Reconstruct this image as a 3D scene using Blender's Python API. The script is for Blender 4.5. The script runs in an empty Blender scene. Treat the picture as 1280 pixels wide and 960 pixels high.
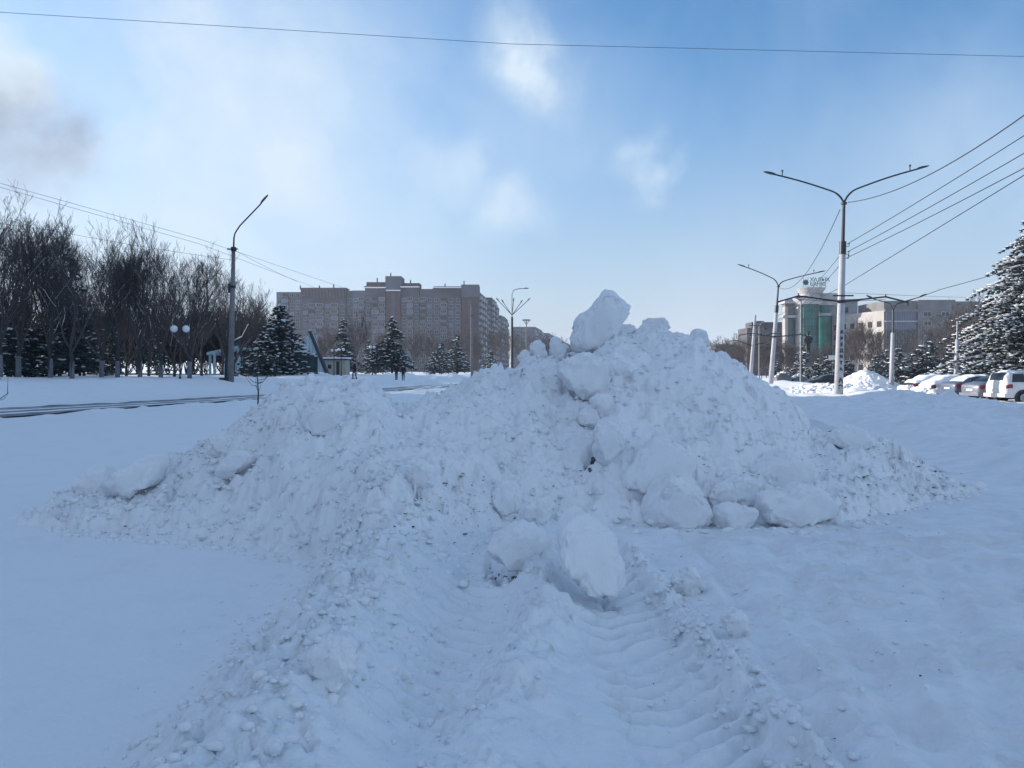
import bpy, bmesh, math, random
import numpy as np
from mathutils import Vector, Matrix, Euler

random.seed(7)
SC = bpy.context.scene
COL = SC.collection
CAM_H = 1.65
F = 960.0
UC, VH = 640.0, 464.0
R = math.radians
TH = math.atan(0.234)          # the streets run this much to the right of straight ahead
CT, ST = math.cos(TH), math.sin(TH)

def px(u, v, Y):
    return Vector(((u-UC)/F*Y, Y, CAM_H-(v-VH)/F*Y))

# ------------------------------------------------------------------ materials
def nt(name):
    m = bpy.data.materials.new(name); m.use_nodes = True
    t = m.node_tree
    return m, t, t.nodes['Principled BSDF']

def mat(name, col, rough=0.7, metal=0.0, var=0.0, scale=4.0, bump=0.0, bscale=30.0, spec=None, col2=None, detail=5):
    m, t, b = nt(name)
    b.inputs['Roughness'].default_value = rough
    b.inputs['Metallic'].default_value = metal
    if spec is not None: b.inputs['Specular IOR Level'].default_value = spec
    b.inputs['Base Color'].default_value = (*col, 1)
    if var or col2:
        tc = t.nodes.new('ShaderNodeTexCoord')
        n = t.nodes.new('ShaderNodeTexNoise'); n.inputs['Scale'].default_value = scale; n.inputs['Detail'].default_value = detail
        t.links.new(tc.outputs['Object'], n.inputs['Vector'])
        r = t.nodes.new('ShaderNodeValToRGB')
        c2 = col2 if col2 else tuple(c*(1-var) for c in col)
        c1 = col if col2 else tuple(min(1, c*(1+var)) for c in col)
        r.color_ramp.elements[0].position = .35; r.color_ramp.elements[1].position = .65
        r.color_ramp.elements[0].color = (*c2, 1); r.color_ramp.elements[1].color = (*c1, 1)
        t.links.new(n.outputs['Fac'], r.inputs['Fac']); t.links.new(r.outputs['Color'], b.inputs['Base Color'])
    if bump:
        tc = t.nodes.new('ShaderNodeTexCoord')
        n = t.nodes.new('ShaderNodeTexNoise'); n.inputs['Scale'].default_value = bscale; n.inputs['Detail'].default_value = 6
        t.links.new(tc.outputs['Object'], n.inputs['Vector'])
        bp = t.nodes.new('ShaderNodeBump'); bp.inputs['Strength'].default_value = bump; bp.inputs['Distance'].default_value = .02
        t.links.new(n.outputs['Fac'], bp.inputs['Height']); t.links.new(bp.outputs['Normal'], b.inputs['Normal'])
    return m

def snow_mat(name, base, dirt, dirt_amt, bump, dist, scales=(9., 45., 160.), packed=False):
    m, t, b = nt(name)
    b.inputs['Roughness'].default_value = .75
    b.inputs['Specular IOR Level'].default_value = .25
    tc = t.nodes.new('ShaderNodeTexCoord')
    def noise(s, d=6, r=.6):
        n = t.nodes.new('ShaderNodeTexNoise'); n.inputs['Scale'].default_value = s
        n.inputs['Detail'].default_value = d; n.inputs['Roughness'].default_value = r
        t.links.new(tc.outputs['Object'], n.inputs['Vector']); return n.outputs['Fac']
    def math_(op, a, c):
        n = t.nodes.new('ShaderNodeMath'); n.operation = op
        for i, x in enumerate((a, c)):
            if isinstance(x, float): n.inputs[i].default_value = x
            else: t.links.new(x, n.inputs[i])
        return n.outputs[0]
    h = math_('ADD', math_('MULTIPLY', noise(scales[0]), 1.0), math_('MULTIPLY', noise(scales[1]), .45))
    h = math_('ADD', h, math_('MULTIPLY', noise(scales[2], 3), .16))
    bp = t.nodes.new('ShaderNodeBump'); bp.inputs['Strength'].default_value = bump; bp.inputs['Distance'].default_value = dist
    t.links.new(h, bp.inputs['Height']); t.links.new(bp.outputs['Normal'], b.inputs['Normal'])
    r = t.nodes.new('ShaderNodeValToRGB')
    r.color_ramp.elements[0].position = .50; r.color_ramp.elements[1].position = .72
    r.color_ramp.elements[0].color = (0, 0, 0, 1); r.color_ramp.elements[1].color = (dirt_amt,)*3+(1,)
    t.links.new(noise(1.3, 9, .72), r.inputs['Fac'])
    mx = t.nodes.new('ShaderNodeMixRGB')
    mx.inputs[1].default_value = (*base, 1); mx.inputs[2].default_value = (*dirt, 1)
    t.links.new(r.outputs['Color'], mx.inputs[0])
    if packed:            # driven, dirtier snow right of the ruts, where the loader works
        sx = t.nodes.new('ShaderNodeSeparateXYZ'); t.links.new(tc.outputs['Object'], sx.inputs[0])
        mr = t.nodes.new('ShaderNodeMapRange'); mr.interpolation_type = 'SMOOTHSTEP'; t.links.new(sx.outputs['X'], mr.inputs['Value'])
        mr.inputs['From Min'].default_value = .6; mr.inputs['From Max'].default_value = 1.8; mr.inputs['To Min'].default_value = 0; mr.inputs['To Max'].default_value = 1
        r2 = t.nodes.new('ShaderNodeMapRange'); t.links.new(noise(1.7, 9, .7), r2.inputs['Value'])
        r2.inputs['From Min'].default_value = .44; r2.inputs['From Max'].default_value = .62; r2.inputs['To Min'].default_value = .05; r2.inputs['To Max'].default_value = .75
        m3 = t.nodes.new('ShaderNodeMixRGB'); t.links.new(math_('MULTIPLY', mr.outputs[0], r2.outputs[0]), m3.inputs[0])
        t.links.new(mx.outputs[0], m3.inputs[1]); m3.inputs[2].default_value = (.70, .70, .73, 1); mx = m3
    t.links.new(mx.outputs[0], b.inputs['Base Color'])
    return m

M = {}
M['snow'] = snow_mat('ground snow', (.80, .83, .87), (.70, .70, .74), .35, .55, .028, packed=True)
M['pile'] = snow_mat('dumped snow', (.85, .86, .89), (.70, .67, .68), .5, .75, .022)
M['block'] = snow_mat('packed snow', (.85, .86, .89), (.72, .69, .70), .5, .7, .022)
M['packed'] = snow_mat('packed road snow', (.66, .68, .72), (.52, .52, .55), .7, .5, .03)
M['softsnow'] = mat('fresh snow', (.84, .86, .9), .7, spec=.2)
M['dirt'] = mat('frozen dirt', (.13, .14, .16), .9, var=.4, scale=20, bump=.8)  # fill for cracks and slab undersides: dirt, plus shade put into the colour
M['speck'] = mat('dirt specks', (.05, .045, .045), .9)
M['asphalt'] = mat('wet asphalt', (.10, .105, .115), .6, col2=(.30, .32, .36), scale=1.2)
M['concrete'] = mat('concrete', (.17, .165, .17), .85, var=.18, scale=3, bump=.2)
M['whitewash'] = mat('whitewashed concrete', (.40, .41, .44), .85, var=.10, scale=2.5, bump=.15)
M['greywash'] = mat('faded whitewash', (.16, .165, .185), .9, var=.15)
M['steel'] = mat('dark steel', (.035, .038, .045), .5, .4)
M['greysteel'] = mat('grey steel', (.16, .17, .19), .5, .5, var=.15)
M['thinwire'] = mat('thin grey wire', (.12, .14, .18), .6)
M['wire'] = mat('wire', (.03, .032, .04), .6)
M['bark'] = mat('bark', (.040, .036, .036), .95, var=.3, scale=6)
M['bark2'] = mat('reddish bark', (.070, .059, .058), .95, var=.3, scale=6)
M['twig'] = mat('twigs', (.066, .056, .055), .95)
M['birch'] = mat('birch bark', (.30, .275, .255), .8, col2=(.2, .18, .17), scale=8)
M['needle'] = mat('spruce needles', (.030, .048, .048), .85, var=.45, scale=3)
M['bluespruce'] = mat('blue spruce needles', (.055, .075, .085), .85, var=.4, scale=3)
M['panel'] = mat('grey panel wall', (.082, .078, .092), .9, var=.28, scale=.12)
M['panelb'] = mat('pale grey wall', (.098, .104, .125), .9, var=.25, scale=.12)
M['brick'] = mat('brown brick wall', (.080, .055, .060), .9, var=.2, scale=.4)
M['attic'] = mat('pinkish brown cladding', (.092, .078, .090), .9, var=.15, scale=.5)
M['joint'] = mat('dark joint', (.04, .035, .04), .9)
M['frame'] = mat('pale window frame', (.33, .34, .38), .6)
M['pane'] = mat('dark window glass', (.020, .024, .034), .2, spec=.6)
M['paneb'] = mat('blue window glass', (.08, .11, .17), .15, spec=.6)
M['balc'] = mat('balcony panel', (.115, .105, .118), .85, var=.25, scale=.3)
M['teal'] = mat('teal curtain glass', (.010, .125, .115), .3, spec=.3, var=.3, scale=.3)
M['teald'] = mat('dark teal glass', (.012, .045, .055), .15, spec=.7)
M['stone'] = mat('cream stone cladding', (.33, .315, .305), .8, var=.12, scale=.6)
M['stonew'] = mat('white cladding', (.36, .36, .38), .8, var=.1, scale=.6)
M['greystone'] = mat('grey render', (.15, .148, .155), .85, var=.15, scale=.4)
M['tealpaint'] = mat('pale teal sheet', (.42, .57, .63), .6, var=.12, scale=1.5)
M['fence'] = mat('green teal fence sheet', (.028, .075, .080), .7, var=.25, scale=2)
M['roofdark'] = mat('dark roof sheet', (.045, .042, .05), .8, var=.2, scale=1)
M['cream'] = mat('cream kiosk wall', (.40, .37, .31), .8, var=.08)
M['black'] = mat('black paint', (.012, .012, .014), .35)
M['bronze'] = mat('dark bronze', (.02, .026, .028), .6, .3)
M['coat'] = mat('black coat cloth', (.012, .014, .02), .95)
M['trous'] = mat('dark trouser cloth', (.02, .022, .03), .95)
M['skin'] = mat('skin', (.45, .28, .22), .6)
M['greensign'] = mat('green sign letters', (.02, .085, .075), .6)
M['carwhite'] = mat('white car paint', (.62, .62, .62), .25, spec=.6, var=.06)
M['cargrey'] = mat('silver grey car paint', (.17, .19, .23), .3, .3, var=.08)
M['cardark'] = mat('black car paint', (.015, .016, .02), .25, spec=.6)
M['carblue'] = mat('blue grey car paint', (.10, .13, .18), .3, .2)
M['carglass'] = mat('car glass', (.012, .014, .018), .08, spec=.6)
M['tyre'] = mat('tyre rubber', (.015, .015, .016), .9)
M['rim'] = mat('alloy rim', (.30, .31, .33), .35, .7)
M['tail'] = mat('red lamp lens', (.22, .02, .035), .25)
M['plate'] = mat('number plate', (.6, .6, .58), .5)
M['lampglobe'] = mat('white lamp globe', (.75, .76, .8), .4)
M['pink'] = mat('pinkish wreath', (.5, .16, .16), .8)
M['signwhite'] = mat('white sign', (.65, .65, .62), .6)

# ------------------------------------------------------------------ object helpers
def tag(o, label=None, cat=None, group=None, kind=None):
    if label: o['label'] = label
    if cat: o['category'] = cat
    if group: o['group'] = group
    if kind: o['kind'] = kind
    return o

def empty(name, loc, label, cat, group=None, rz=0.0):
    o = bpy.data.objects.new(name, None); COL.objects.link(o)
    o.location = loc; o.rotation_euler = (0, 0, rz); o.empty_display_size = .2
    return tag(o, label, cat, group)

class MB:
    def __init__(s): s.v = []; s.f = []; s.mi = []; s.cur = 0
    def add(s, vs, fs):
        n = len(s.v); s.v.extend([tuple(p) for p in vs]); s.f.extend([tuple(i+n for i in f) for f in fs]); s.mi.extend([s.cur]*len(fs))
    def box(s, x0, x1, y0, y1, z0, z1):
        s.add([(x0,y0,z0),(x1,y0,z0),(x1,y1,z0),(x0,y1,z0),(x0,y0,z1),(x1,y0,z1),(x1,y1,z1),(x0,y1,z1)],
              [(3,2,1,0),(4,5,6,7),(0,1,5,4),(1,2,6,5),(2,3,7,6),(3,0,4,7)])
    def prism(s, poly, h0, h1):
        n = len(poly)
        s.add([(p[0],p[1],h0) for p in poly]+[(p[0],p[1],h1) for p in poly],
              [tuple(range(n))[::-1], tuple(range(n, 2*n))]+[(i,(i+1)%n,(i+1)%n+n,i+n) for i in range(n)])
    def xz(s, poly, y0, y1):           # polygon in x,z pushed along y
        n = len(poly)
        s.add([(p[0],y0,p[1]) for p in poly]+[(p[0],y1,p[1]) for p in poly],
              [tuple(range(n)), tuple(range(n, 2*n))[::-1]]+[(i,i+n,(i+1)%n+n,(i+1)%n) for i in range(n)])
    def tube(s, pts, rad, n=8, cap=True):
        pts = [Vector(p) for p in pts]
        if not hasattr(rad, '__len__'): rad = [rad]*len(pts)
        rings = []; up = Vector((0,0,1)); a = None
        for i, p in enumerate(pts):
            d = (pts[min(i+1,len(pts)-1)]-pts[max(i-1,0)])
            if d.length < 1e-9: d = Vector((0,0,1))
            d.normalize()
            if a is None:
                a = d.cross(up)
                if a.length < .05: a = d.cross(Vector((1,0,0)))
            else: a = a-d*a.dot(d)
            a.normalize(); b = d.cross(a)
            rings.append([p+(a*math.cos(2*math.pi*k/n)+b*math.sin(2*math.pi*k/n))*rad[i] for k in range(n)])
        vs = [q for r in rings for q in r]; fs = []
        for i in range(len(pts)-1):
            for k in range(n):
                k2 = (k+1)%n
                fs.append((i*n+k, i*n+k2, (i+1)*n+k2, (i+1)*n+k))
        if cap and n > 2: fs += [tuple(range(n))[::-1], tuple((len(pts)-1)*n+k for k in range(n))]
        s.add(vs, fs)
    def blob(s, c, r, seed=0, jit=.25, flat=1.0, rot=0.0):
        rnd = random.Random(seed); vs = []; cr, sr = math.cos(rot), math.sin(rot)
        for p in ICO_V:
            j = 1+rnd.uniform(-jit, jit)
            x = p[0]*r[0]*j; y = p[1]*r[1]*j; vs.append((c[0]+x*cr-y*sr, c[1]+x*sr+y*cr, c[2]+p[2]*r[2]*j*flat))
        s.add(vs, ICO_F)
    def sphere(s, c, r, n=10, m=7):
        vs = [(c[0],c[1],c[2]+r)]
        for i in range(1, m):
            a = math.pi*i/m
            for k in range(n):
                vs.append((c[0]+r*math.sin(a)*math.cos(2*math.pi*k/n), c[1]+r*math.sin(a)*math.sin(2*math.pi*k/n), c[2]+r*math.cos(a)))
        vs.append((c[0],c[1],c[2]-r)); fs = []
        for k in range(n):
            fs.append((0,1+k,1+(k+1)%n))
            for i in range(m-2): fs.append((1+i*n+k,1+(i+1)*n+k,1+(i+1)*n+(k+1)%n,1+i*n+(k+1)%n))
            fs.append((len(vs)-1,1+(m-2)*n+(k+1)%n,1+(m-2)*n+k))
        s.add(vs, fs)
    def build(s, name, mats, parent=None, smooth=False, loc=None):
        me = bpy.data.meshes.new(name); me.from_pydata(s.v, [], s.f)
        if not isinstance(mats, (list, tuple)): mats = [mats]
        for m in mats: me.materials.append(m)
        if len(mats) > 1: me.polygons.foreach_set('material_index', s.mi)
        if smooth: me.polygons.foreach_set('use_smooth', [True]*len(me.polygons))
        me.update()
        o = bpy.data.objects.new(name, me); COL.objects.link(o)
        if parent: o.parent = parent
        if loc is not None: o.location = loc
        return o

_bm = bmesh.new(); bmesh.ops.create_icosphere(_bm, subdivisions=1, radius=1)
ICO_V = [tuple(v.co) for v in _bm.verts]; ICO_F = [tuple(v.index for v in f.verts) for f in _bm.faces]; _bm.free()
_bm = bmesh.new(); bmesh.ops.create_icosphere(_bm, subdivisions=5, radius=1)
ICO5_V = np.array([tuple(v.co) for v in _bm.verts]); ICO5_F = [tuple(v.index for v in f.verts) for f in _bm.faces]; _bm.free()

CHILD = {}
def kids(o): return [c for c in bpy.data.objects if c.parent == o]
def dup(root, loc, rz=0.0, scale=1.0, label=None, group=None, _k=None):
    if root.name not in CHILD:
        CHILD[root.name] = [(c, kids(c)) for c in kids(root)]
    r = root.copy(); COL.objects.link(r); r.location = loc; r.rotation_euler = (0, 0, rz)
    r.scale = (scale,)*3 if not hasattr(scale, '__len__') else scale
    if label: r['label'] = label
    if group: r['group'] = group
    for c, gs in CHILD[root.name]:
        cc = c.copy(); COL.objects.link(cc); cc.parent = r
        for g in gs:
            gg = g.copy(); COL.objects.link(gg); gg.parent = cc
    return r

# ------------------------------------------------------------------ noise
def _hash(ix, iy, seed):
    h = (ix.astype(np.int64)*374761393 + iy.astype(np.int64)*668265263 + seed*1442695041) & 0xffffffff
    h = ((h ^ (h >> 13))*1274126177) & 0xffffffff
    return h ^ (h >> 16)
def perlin(x, y, seed=0):
    x = np.asarray(x, float); y = np.asarray(y, float)
    x0 = np.floor(x); y0 = np.floor(y); fx = x-x0; fy = y-y0
    def g(ix, iy, dx, dy):
        a = _hash(ix, iy, seed)/4294967296.0*2*math.pi
        return np.cos(a)*dx+np.sin(a)*dy
    u = fx*fx*fx*(fx*(fx*6-15)+10); v = fy*fy*fy*(fy*(fy*6-15)+10)
    a = g(x0, y0, fx, fy); b = g(x0+1, y0, fx-1, fy); c = g(x0, y0+1, fx, fy-1); d = g(x0+1, y0+1, fx-1, fy-1)
    return ((a*(1-u)+b*u)*(1-v)+(c*(1-u)+d*u)*v)*1.5
def fbm(x, y, octs=4, seed=0, gain=.5):
    s = 0; a = 1; f = 1
    for i in range(octs):
        s = s+a*perlin(x*f, y*f, seed+i*17); a *= gain; f *= 2.03
    return s
def billow(x, y, octs=3, seed=0, gain=.5):
    s = 0; a = 1; f = 1
    for i in range(octs):
        s = s+a*(np.abs(perlin(x*f, y*f, seed+i*17))*2-.5); a *= gain; f *= 2.1
    return s
def slabs(x, y, f, seed):
    """broken plates: each random cell gets its own level and tilt; also returns the distance to the joint"""
    x = np.asarray(x)*f; y = np.asarray(y)*f; x = x+.25*perlin(x*1.7, y*1.7, seed+3); y = y+.25*perlin(x*1.7, y*1.7, seed+4)
    ix = np.floor(x); iy = np.floor(y); d1 = np.full(x.shape, 9.); d2 = d1.copy(); off = np.zeros(x.shape)
    for i in (-1, 0, 1):
        for j in (-1, 0, 1):
            cx = ix+i; cy = iy+j; h = _hash(cx, cy, seed)
            px_ = cx+(h & 1023)/1023.; py_ = cy+((h >> 10) & 1023)/1023.
            dx = x-px_; dy = y-py_; d = np.sqrt(dx*dx+dy*dy)
            h2 = _hash(cx, cy, seed+99); lv = (h2 & 1023)/1023.-.5; tx = ((h2 >> 10) & 1023)/1023.-.5; ty = ((h2 >> 20) & 1023)/1023.-.5
            val = lv+1.8*(tx*dx+ty*dy)
            m = d < d1
            d2 = np.where(m, d1, np.minimum(d2, d)); off = np.where(m, val, off); d1 = np.where(m, d, d1)
    return off, np.clip((d2-d1)/.14, 0, 1)
def sst(a, b, x):
    t = np.clip((x-a)/(b-a), 0, 1); return t*t*(3-2*t)

# ------------------------------------------------------------------ terrain heights
def ground(x, y, fine=True):
    x = np.asarray(x, float); y = np.asarray(y, float)
    w = x*CT-y*ST
    z = .05*fbm(x*.12, y*.12, 2, 3)*sst(9, 20, np.hypot(x, y))
    # far verge and park on the left, beyond the cleared road
    z = z+sst(-30.3, -35.5, w)*(1.12+.16*fbm(x*.15, y*.15, 3, 5)+.10*fbm(x*.7, y*.7, 3, 6)*sst(-45, -36, w))
    z = z+.10*sst(-50, -90, w)
    near = np.exp(-((w+23.3)/.75)**2)*(.03+.12*fbm(x*.8, y*.8, 3, 8))
    z = z-.12*sst(-30.2, -29.6, w)*sst(-24.0, -24.5, w)
    z = z+np.clip(near, 0, 1)
    z = z+.10*np.exp(-((w+21.0)/1.6)**2)*(.3+.8*fbm(x*.35, y*.35, 3, 9))*sst(15, 22, y)
    # banks along the street on the right
    z = z+sst(4.9, 5.5, w)*.20*sst(8, 13, y)*(1+.5*fbm(x*.4, y*.4, 3, 11))+.05*np.exp(-((w-6.9)/.35)**2)*sst(9, 14, y)
    z = z-.09*np.exp(-((w-4.4)/.4)**2)*sst(9, 14, y)+.07*np.exp(-((w-3.4)/.35)**2)*sst(9, 13, y)*(1+fbm(x*.7, y*.7, 3, 14))-.05*np.exp(-((w-1.4)/.3)**2)*sst(13, 16, y)-.05*np.exp(-((w-2.6)/.25)**2)*sst(12, 15, y)
    z = z+sst(4.6, 5.2, w)*sst(9.5, 8.5, w)*sst(9, 13, y)*sst(90, 50, y)*(.05*billow(x*1.3, y*1.3, 2, 17)+.05*slabs(x, y, 1.6, 18)[0]*sst(0, .3, fbm(x*.25, y*.25, 2, 19)))+.02*slabs(x, y, 2.4, 16)[0]*sst(1.0, 1.6, w)*sst(5, 4.2, w)*sst(10, 13, y)*sst(60, 30, y)
    bank = np.exp(-((w-10.6)/1.9)**2)*(.26+.16*fbm(x*.5, y*.5, 3, 12)+.10*fbm(x*1.7, y*1.7, 3, 13))*sst(12, 30, y)
    z = z+np.clip(bank, 0, 2)
    z = z-.28*sst(12.6, 14.5, w)*sst(15, 30, y)
    if y.size and y.min() > 11.6: return z
    # --- foreground: windrow, wheel ruts, ramp up to the pile
    fade = sst(9.0, 6.5, y)*sst(1.2, 2.2, y)
    wob = .07*fbm(y*.9, y*0, 3, 21)
    m = np.exp(-np.clip(np.abs((x+1.06+wob)/.44), 0, 9)**3.0)
    z = z+fade*m*(.27+.05*fbm(x*2, y*2, 3, 22))
    xr = .20-.27*(4.87-y)*.8+.03*fbm(y*1.2, y*0, 2, 25)          # ridge between the ruts
    xr = np.where(y > 4.87, .20+.02*(y-4.87), xr); xr = np.maximum(xr, -.30)
    z = z+fade*np.exp(-((x-xr)/.20)**2)*(.13*sst(2.9, 4.3, y)+.04+.05*fbm(x*2.3, y*2.3, 3, 26))
    z = z+fade*.13*sst(4.2, 6.4, y)*sst(-1.5, -1.0, x)*sst(1.25, .9, x)
    # right rut
    xc = .80-.12*(y-4.0)*.6; dx = x-xc
    inside = sst(.36, .27, np.abs(dx))
    rf = sst(7.4, 6.2, y)*sst(1.3, 2.2, y)
    z = z-rf*inside*.055
    ph = (y-.55*np.abs(dx+.10)-.25*dx)/.155+.45*fbm(x*2.2, y*2.2, 3, 31)
    z = z+rf*inside*.036*np.tanh(2.2*np.sin(ph*2*math.pi))*(.85+.7*fbm(x*1.7, y*1.7, 2, 37))
    z = z+rf*np.exp(-((dx-.40)/.07)**2)*(.075+.07*fbm(x*4, y*4, 2, 33))
    # left rut
    xl = -.34+.10*(y-4); dl = x-xl
    il = sst(.30, .20, np.abs(dl))*fade*sst(3.0, 3.8, y)
    z = z-il*.04; z = z+il*.020*np.tanh(2*np.sin((y+.5*dl)/.15*2*math.pi+1.5*fbm(x*2, y*2, 2, 34)))
    # faint lengthwise tyre marks on the right and a cross track by the foot of the pile
    for k, (x0, s, wd, dp) in enumerate(((1.5, .10, .10, .028), (1.95, .16, .10, .022), (2.5, .42, .12, .020), (2.95, .5, .12, .016), (4.2, 1.1, .14, .016))):
        d = x-(x0+s*(y-4)); a = sst(8.2, 7, y)*sst(1.5, 2.5, y)
        z = z-2.3*a*dp*np.exp(-(d/wd)**2)*(1+.5*np.sin(y/.09*2*math.pi/2)*.5)+a*dp*.7*np.exp(-((np.abs(d)-.16)/.05)**2)
    cr = np.exp(-((y-7.35-.05*(x-2))/.42)**4)*sst(.8, 1.4, x)*sst(9, 5, x)
    z = z+cr*.016*np.sin((y+.02*x)/.155*2*math.pi+1.2*fbm(x*.8, y*2, 2, 41))
    churn = sst(1.1, 1.6, x)*sst(10, 5, x)*sst(1.5, 2.5, y)*sst(11, 8, y)
    z = z+churn*(.034*fbm(x*2.2, y*2.6, 5, 44, .62)+(.016*billow(x*9, y*9, 2, 46)+.016*slabs(x, y, 6.5, 59)[0])*sst(-.1, .35, fbm(x*.8, y*1.3, 2, 47))+.034*np.clip(fbm(x*1.1+7, y*1.6, 4, 45, .6)-.15, 0, 1))
    rr = sst(-1.75, -1.4, x)*sst(1.3, .9, x)*fade
    bm = np.clip(m+np.exp(-((x-xr)/.22)**2)*.9*sst(3, 4, y)+np.exp(-((dx-.42)/.14)**2)*sst(2.2, 3.2, y), 0, 1)*fade
    z = z+rr*.030*fbm(x*2.6, y*2.6, 4, 51)+bm*(.022*billow(x*5.5, y*5.5, 2, 53)+.014*billow(x*15, y*15, 2, 54)+.05*slabs(x, y, 7.5, 57)[0]+.022*slabs(x, y, 17., 58)[0])
    z = z+rr*(1-bm)*.008*billow(x*11, y*11, 2, 55)
    return z

US  = [-60, 40, 60, 90, 120, 160, 190, 215, 260, 300, 330, 348, 372, 400, 440, 468, 484, 498, 520, 540, 560, 585, 600, 622, 645, 652, 662, 690, 718, 740, 770, 800, 825, 842, 868, 886, 902, 925, 942, 962, 985, 1000, 1014, 1040, 1070, 1100, 1130, 1150, 1182, 1215, 1235]
VC  = [655, 655, 640, 618, 602, 590, 583, 572, 548, 520, 500, 484, 474, 470, 471, 474, 490, 503, 498, 490, 484, 470, 461, 459, 457, 447, 440, 438, 436, 430, 411, 409, 404, 412, 417, 431, 436, 450, 468, 480, 492, 510, 531, 538, 541, 546, 566, 582, 598, 612, 620]
VC  = [v+(6 if 340 < u < 482 else 7 if 640 < u < 720 else 3.5 if 215 < u < 1180 else 1) for u, v in zip(US, VC)]
UY  = [-60, 45, 120, 200, 300, 420, 500, 580, 700, 820, 900, 1000, 1100, 1215, 1300]
YC  = [8.4, 8.6, 9.2, 9.5, 9.7, 9.9, 10.8, 11.6, 12.0, 12.0, 11.8, 11.2, 10.9, 11.0, 11.2]
UB  = [-60, 45, 200, 300, 380, 430, 500, 560, 620, 700, 860, 1050, 1120, 1215, 1300]
YB  = [8.3, 8.25, 7.75, 7.35, 6.75, 6.25, 6.1, 6.7, 7.7, 8.25, 8.35, 8.3, 9.0, 10.5, 11.2]
def pile_only(x, y):
    x = np.asarray(x, float); y = np.asarray(y, float)
    u = UC+F*x/np.maximum(y, .5)
    u2 = u+14*fbm(x*1.1, y*1.1, 3, 61)*sst(0, 1, 1)*.6
    vc = np.interp(u, US, VC); yc = np.interp(u2, UY, YC); yb = np.interp(u2, UB, YB)
    yc = yc+.15*fbm(x*.9, y*0+1, 2, 63)
    zc = np.maximum(CAM_H-(vc-VH)/F*yc, 0.0)
    edge = sst(-40, 50, u)*sst(1240, 1205, u)
    s = (y-yb)/(yc-yb)
    f = np.clip(s, 0, 1)
    steep = np.exp(-((u-800)/140)**2)
    prof = np.sin(f*math.pi/2)**(1.05-.22*steep)
    L = np.maximum(zc/.72, .4)
    back = 1-np.clip((y-yc)/L, 0, 3)
    h = np.where(s <= 1, prof, back)*zc*edge
    h = np.where(s < 0, -(yb-y)*.5, h)
    # face of the pile: broken facets
    am = np.clip(h, 0, 1)*sst(1.0, .72, f+0*h)
    h = h+am*(.16*fbm(x*.9, y*.9, 4, 65)+.05*fbm(x*3.4, y*3.4, 3, 66))
    cr = np.clip(h, 0, .6)
    h = h+cr*.045*fbm(x*5.5, y*5.5, 3, 68)
    return h-.03
def surf(x, y):
    return np.maximum(ground(x, y), ground(x, y)+pile_only(x, y))
def hitY(u, v, y0=3.0, y1=16.0):
    ys = np.linspace(y0, y1, 700); xs = (u-UC)/F*ys; zs = CAM_H-(v-VH)/F*ys
    ok = surf(xs, ys) >= zs
    return float(ys[np.argmax(ok)]) if ok.any() else 11.8

# lumps: irregular rounded pieces laid into a height grid
def lumps(X, Y, H, xs, ys, items):
    for (cx, cy, r, hh, ang, tx, ty, sd) in items:
        i0, i1 = np.searchsorted(xs, [cx-r*1.3, cx+r*1.3]); j0, j1 = np.searchsorted(ys, [cy-r*1.3, cy+r*1.3])
        if i1-i0 < 2 or j1-j0 < 2: continue
        sx = X[j0:j1, i0:i1]-cx; sy = Y[j0:j1, i0:i1]-cy
        c, s = math.cos(ang), math.sin(ang)
        a = (sx*c+sy*s)/r; b = (-sx*s+sy*c)/(r*.75)
        p = 2.6
        d = (np.abs(a)**p+np.abs(b)**p)
        th = np.arctan2(b, a)
        d = d*(1+.25*np.sin(th*2+sd)+.15*np.sin(th*5+sd*3))
        dome = np.clip(1-d, 0, 1)**.60
        jc, ic = (j0+j1)//2, (i0+i1)//2
        h0 = H[jc, ic]
        top = h0-.30*hh+hh*dome+tx*sx+ty*sy
        sub = H[j0:j1, i0:i1]
        loc = np.where(dome > 0, np.maximum(sub, top), sub)
        lim = sub+hh*1.15*dome
        H[j0:j1, i0:i1] = np.minimum(loc, np.maximum(lim, sub))

def grid_object(name, xs, ys, H, material, keep=None):
    ny, nx = H.shape
    X, Y = np.meshgrid(xs, ys)
    co = np.stack([X, Y, H], -1).reshape(-1, 3).astype(np.float32)
    idx = np.arange(ny*nx).reshape(ny, nx)
    q = np.stack([idx[:-1, :-1], idx[:-1, 1:], idx[1:, 1:], idx[1:, :-1]], -1).reshape(-1, 4)
    if keep is not None:
        k = keep; km = (k[:-1, :-1] | k[:-1, 1:] | k[1:, 1:] | k[1:, :-1]).reshape(-1)
        q = q[km]; used = np.zeros(ny*nx, bool); used[q.reshape(-1)] = True
        remap = np.cumsum(used)-1; q = remap[q]; co = co[used]
    me = bpy.data.meshes.new(name)
    me.vertices.add(len(co)); me.vertices.foreach_set('co', co.reshape(-1))
    me.loops.add(q.size); me.loops.foreach_set('vertex_index', q.reshape(-1).astype(np.int32))
    me.polygons.add(len(q)); me.polygons.foreach_set('loop_start', np.arange(0, q.size, 4, dtype=np.int32))
    me.polygons.foreach_set('loop_total', np.full(len(q), 4, np.int32))
    me.polygons.foreach_set('use_smooth', np.ones(len(q), bool))
    me.update(calc_edges=True); me.materials.append(material)
    o = bpy.data.objects.new(name, me); COL.objects.link(o)
    return o

def axis(lo, hi, c0, c1, step, grow, far, fg):
    pts = [c0]; p = c0
    while p < c1: p += step; pts.append(p)
    e = p; d = step
    while e < hi:
        d = max(step, (e-c1)*grow+step) if e < far else d*fg
        e += d; pts.append(e)
    e = c0; d = step; neg = []
    while e > lo:
        d = max(step, (c0-e)*grow+step) if (c0-e) < far else d*fg
        e -= d; neg.append(e)
    return np.array(neg[::-1]+pts)

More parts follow.
